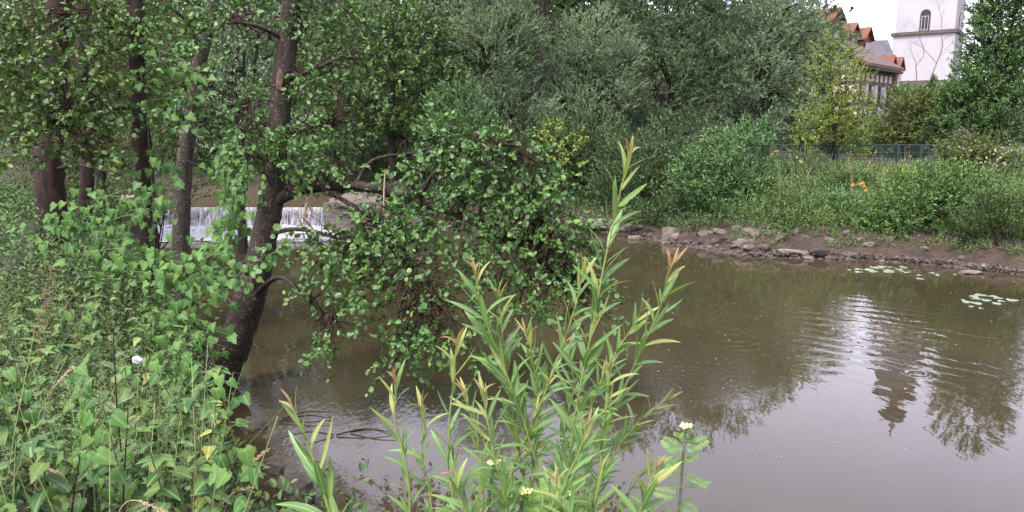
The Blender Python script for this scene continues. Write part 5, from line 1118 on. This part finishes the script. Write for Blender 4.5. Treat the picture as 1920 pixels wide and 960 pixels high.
# dry grass heads at lower left
GH = [((420, 960, 3.0), (455, 885, 3.0), (502, 843, 3.0), 'dry tan grass head leaning right at the bank rim'), ((380, 1000, 2.7), (430, 930, 2.8), (478, 912, 2.8), 'smaller dry grass head below the leaning one'),
      ((60, 960, 2.3), (75, 880, 2.3), (112, 890, 2.3), 'arched dry grass head at the lower left corner'), ((200, 1010, 2.1), (240, 940, 2.1), (310, 958, 2.1), 'drooping dry grass head at the bottom edge'),
      ((60, 860, 2.6), (95, 740, 2.6), (135, 690, 2.6), 'thin dry grass stalk crossing the nettles on the left')]
for a, b_, c, lb_ in GH:
    q = [at(*a), at(*b_), at(*c)]; b0 = q[0]; t = thing('dry_grass', b0, lb_, 'grass', 'dry grass heads'); sp, _ = smoothpath(q, [0, 0, 0], 10); B = Bag(); tube(B, sp, np.full(len(sp), .0012), 4); obj('stalk', B.mesh('stalk', M['straw'], b0), t)
    B = Bag(); dr = norm(sp[-1] - sp[-5])
    for k in range(34):
        c_ = sp[-1] - dr * (k * .0028) + R.normal(size=3) * .0025; e = norm(dr + R.normal(size=3) * .35) * .014; w_ = norm(np.cross(e, (0, 1, 0))) * .0028; B.add([c_, c_ + e * .5 + w_, c_ + e, c_ + e * .5 - w_], T=[(0, 1, 2), (0, 2, 3)])
    obj('seed_head', B.mesh('seed_head', M['straw'], b0), t)

# ------------------------------------------------------------------ foreground willow shoots
WM = [tmesh('willow_leaf', wil_leaf(d_, tw), M['wil']) for d_, tw in ((.35, .1), (.7, -.2), (.15, .2), (-.35, -.1), (1.0, .1))]
WY = [tmesh('young_willow_leaf', wil_leaf(d_, tw), M['wil_y']) for d_, tw in ((.3, .1), (.9, -.3), (-.3, .2))]
WP = [tmesh('tip_willow_leaf', wil_leaf(d_, tw, .9), M['wil_p']) for d_, tw in ((.4, .3), (1.8, -.3), (.1, .2))]
def shoot(path, label, Y, lmax=92, step=15, r0=.0032, tipn=4, side=1, bias=0, start=0.0):
    q = [at(x_, y_, Y + dy) for x_, y_, dy in path]; b0 = q[0]; t = thing('willow_shoot', b0, label, 'willow shoot', 'willow shoots in the foreground')
    sp, _ = smoothpath(q, np.zeros(len(q)), 16); B = Bag(); tube(B, sp, np.linspace(r0, .0012, len(sp)), 6); obj('stem', B.mesh('stem', M['stem_w'], b0, True), t)
    seg = np.r_[0, np.cumsum(np.linalg.norm(np.diff(sp, axis=0), axis=1))]; Lt = seg[-1]; k_ = Y / F; st = step * k_; s_ = Lt; i = 0; sets = {'g': [], 'y': [], 'p': []}
    ang = R.uniform(0, 6)
    tipn = max(2, tipn - 1)
    while s_ > start * Lt:
        j = min(len(sp) - 2, max(0, np.searchsorted(seg, s_) - 1)); p = sp[j] + (sp[j + 1] - sp[j]) * (s_ - seg[j]) / (seg[j + 1] - seg[j] + 1e-9); T_ = norm(sp[min(j + 2, len(sp) - 1)] - sp[max(0, j - 1)])
        a = ang + i * 2.4; S = norm(np.cross(T_, (0, 1, 0))); S2 = np.cross(T_, S); d_ = S * math.cos(a) + S2 * math.sin(a) * .6
        op = .06 + .045 * min(i, 7) + abs(R.normal()) * .20; A = T_ * math.cos(op) + d_ * math.sin(op) * 1.0; A = norm(A + R.normal(size=3) * .10 + np.array([0, 0, -.02 * min(i, 8)]))
        lk = (34 + 9 * i) if i < 7 else lmax; lk = min(lk, lmax) * R.uniform(.75, 1.12) * k_
        N = norm(T_ * .9 - d_ * .3 + R.normal(size=3) * .25 + np.array([0, -.35, .2]))
        kind = 'p' if i < tipn else ('y' if i < tipn + 4 and R.uniform() < .7 else ('y' if R.uniform() < .12 else 'g'))
        sets[kind].append((p, A, N, lk, lk * (R.uniform(.13, .175) if kind != 'p' else .15)))
        if kind == 'g' and R.uniform() < .35:            # small bud leaf in the axil
            sets['g'].append((p, norm(A + R.normal(size=3) * .5), N, lk * .42, lk * .09))
        s_ -= st * (.55 if i < tipn else 1) * R.uniform(.8, 1.2); i += 1
    for kd, ms in (('g', WM), ('y', WY), ('p', WP)):
        if sets[kd]:
            z = sets[kd]; leaf_objs('leaf', ms, t, np.array([v_[0] for v_ in z]), np.array([v_[1] for v_ in z]), np.array([v_[2] for v_ in z]), np.array([v_[3] for v_ in z]), np.array([v_[4] for v_ in z]))
    return t
SHOOTS = [
 ([(1055, 1040, 0), (1065, 880, 0), (1085, 740, 0), (1112, 610, 0), (1132, 500, 0), (1150, 420, 0), (1166, 345, 0), (1181, 288, 0)], 'tallest willow shoot with peach tip leaves reaching above the far rocks', 1.62, 92, 17),
 ([(1040, 1040, 0), (1000, 850, .05), (960, 730, .05), (925, 640, .05), (900, 560, .05), (890, 508, .05)], 'willow shoot with pink rolled tip left of the tallest one', 1.6, 100, 15),
 ([(1000, 1000, .1), (965, 800, .1), (950, 700, .1), (940, 610, .1), (936, 552, .1)], 'willow shoot with whitish tip just right of the pink-tipped one', 1.6, 88, 15),
 ([(1075, 1040, .1), (1110, 860, .1), (1165, 740, .1), (1205, 650, .1), (1238, 575, .1), (1252, 520, .1), (1262, 490, .1)], 'willow shoot curving right with twin orange tip leaves against the water', 1.7, 88, 18),
 ([(1085, 1000, .15), (1140, 870, .15), (1185, 805, .15), (1225, 768, .15), (1248, 752, .15)], 'low willow shoot spreading right above the bottom water', 1.75, 72, 14),
 ([(930, 1040, -.1), (955, 900, 0), (1005, 780, .0), (1050, 660, 0), (1080, 570, 0), (1094, 505, 0)], 'willow shoot with orange tip just left of the tallest one', 1.66, 84, 15),
 ([(1060, 960, .2), (1110, 760, .2), (1150, 670, .2), (1185, 615, .2), (1203, 582, .2)], 'willow shoot ending in a tan curled tip right of the tallest one', 1.75, 74, 15),
 ([(870, 1040, -.1), (845, 900, -.1), (842, 800, -.1), (850, 720, -.1), (856, 640, -.1)], 'willow shoot with red-brown tip between left shoots and the clump', 1.55, 92, 24),
 ([(768, 1040, -.1), (766, 900, -.1), (741, 790, -.1), (742, 740, -.1), (738, 708, -.1)], 'slim upright willow shoot with peach tip over the sky reflection', 1.55, 84, 22),
 ([(640, 1040, -.2), (612, 940, -.2), (594, 880, -.2), (568, 810, -.2), (546, 758, -.2)], 'leftmost willow shoot with broad drooping yellow-green leaves', 1.4, 120, 30),
 ([(1180, 1040, -.1), (1200, 960, -.1), (1215, 915, -.1), (1230, 880, -.1)], 'short willow shoot at the bottom edge right of the clump', 1.6, 90, 12),
 ([(820, 1040, 0), (806, 930, 0), (790, 850, 0), (795, 800, 0), (790, 760, 0)], 'willow shoot behind the slim one with small pointed leaves', 1.7, 76, 18),
 ([(900, 1040, .1), (905, 900, .1), (895, 820, .1), (880, 770, .1), (868, 735, .1)], 'yellowish willow shoot at the left rim of the dense clump', 1.7, 78, 15),
 ([(985, 1040, .1), (1000, 900, .1), (1010, 780, .1), (1000, 680, .1), (985, 620, .1)], 'willow shoot in the middle of the clump with dull green leaves', 1.75, 82, 13),
 ([(1040, 1040, .1), (1050, 900, .1), (1060, 800, .1), (1075, 720, .1), (1060, 640, .1)], 'willow shoot rising behind the centre of the clump', 1.8, 80, 13),
 ([(1090, 1040, 0), (1120, 920, 0), (1130, 820, 0), (1140, 740, 0), (1145, 690, 0)], 'willow shoot at the right middle of the clump with a rosy tip', 1.62, 82, 13),
 ([(960, 1040, -.1), (945, 930, -.1), (925, 850, -.1), (915, 790, -.1), (905, 740, -.1)], 'willow shoot low at the left front of the clump', 1.55, 84, 13),
 ([(1000, 1040, -.1), (1030, 960, -.1), (1060, 900, -.1), (1085, 850, -.1), (1100, 800, -.1)], 'willow shoot low at the front centre of the clump', 1.5, 86, 12),
 ([(1130, 1060, .1), (1150, 980, .1), (1175, 930, .1), (1210, 880, .1), (1240, 860, .1)], 'sparse willow shoot pointing at the tansy stalk', 1.8, 64, 16),
 ([(900, 1060, -.1), (880, 980, -.1), (865, 940, -.1), (850, 890, -.1)], 'short willow shoot at the bottom edge left of the clump', 1.45, 86, 13),
 ([(1100, 1060, -.1), (1080, 1000, -.1), (1060, 950, -.1), (1040, 900, -.1)], 'short willow shoot at the bottom edge under the clump centre', 1.4, 90, 12),
]
for i, (pth, lb_, Y, lm, st) in enumerate(SHOOTS): shoot(pth, lb_, Y, lm * R.uniform(.78, .98), st * .80, tipn=5 if i in (0, 3) else (2 if i in (9, 10, 13, 14, 16, 17, 18, 19, 20) else 4))
# tansy plants
def tansy(px, py, Y, label, dark):
    tip = at(px, py, Y); b0 = at(px - 16, 1010, Y); t = thing('tansy', b0, label, 'tansy'); sp, _ = smoothpath([b0, at(px - 6, (py + 960) / 2, Y), tip], [0, 0, 0], 8); B = Bag(); tube(B, sp, np.linspace(.0038, .0026, len(sp)), 6); obj('stem', B.mesh('stem', M['twig_grey'] if dark else M['stem_g'], b0, True), t)
    P, A, N, L = [], [], [], []
    for k in range(20):
        f_ = (1 - .045 * k - .08) * (len(sp) - 1); j_ = int(max(0, f_)); p = sp[j_] + (sp[min(j_ + 1, len(sp) - 1)] - sp[j_]) * (max(0, f_) - j_); a = k * 2.4 + .4; P.append(p); A.append((math.cos(a), math.sin(a), .55 - .03 * k + R.normal() * .15)); N.append((R.normal() * .4, -.3 + R.normal() * .3, .9)); L.append((.026 + .007 * min(k, 6)) * R.uniform(.8, 1.15))
    L = np.array(L); leaf_objs('leaf', TL, t, np.array(P), np.array(A, float), np.array(N, float), L, L * .95)
    for k in range(9):
        a = k * 2.4; r_ = .0052 * math.sqrt(k); c = tip + np.array([math.cos(a) * r_, math.sin(a) * r_, .004]); V = [c + (0, 0, .006)] + [c + np.array([math.cos(b_), math.sin(b_), .3]) * .005 for b_ in np.arange(0, 6.2, PI / 3)] + [c - (0, 0, .006)]
        B = Bag(); B.add(V, T=[(0, 1 + j, 1 + (j + 1) % 6) for j in range(6)] + [(7, 1 + (j + 1) % 6, 1 + j) for j in range(6)]); obj('flower_bud', B.mesh('flower_bud', M['bud'], b0, True), t)
tansy(1285, 802, 1.6, 'dark-stalked tansy with a pale yellow bud head right of the clump', True)
tansy(925, 870, 1.5, 'tansy with ferny leaves and green bud at the bottom of the clump', False)
for px, py, Y, lb_ in ((1060, 930, 1.45, 'ferny tansy at the bottom edge below the clump centre'), (985, 925, 1.5, 'ferny tansy at the bottom edge left of centre')): tansy(px, py, Y, lb_, False)
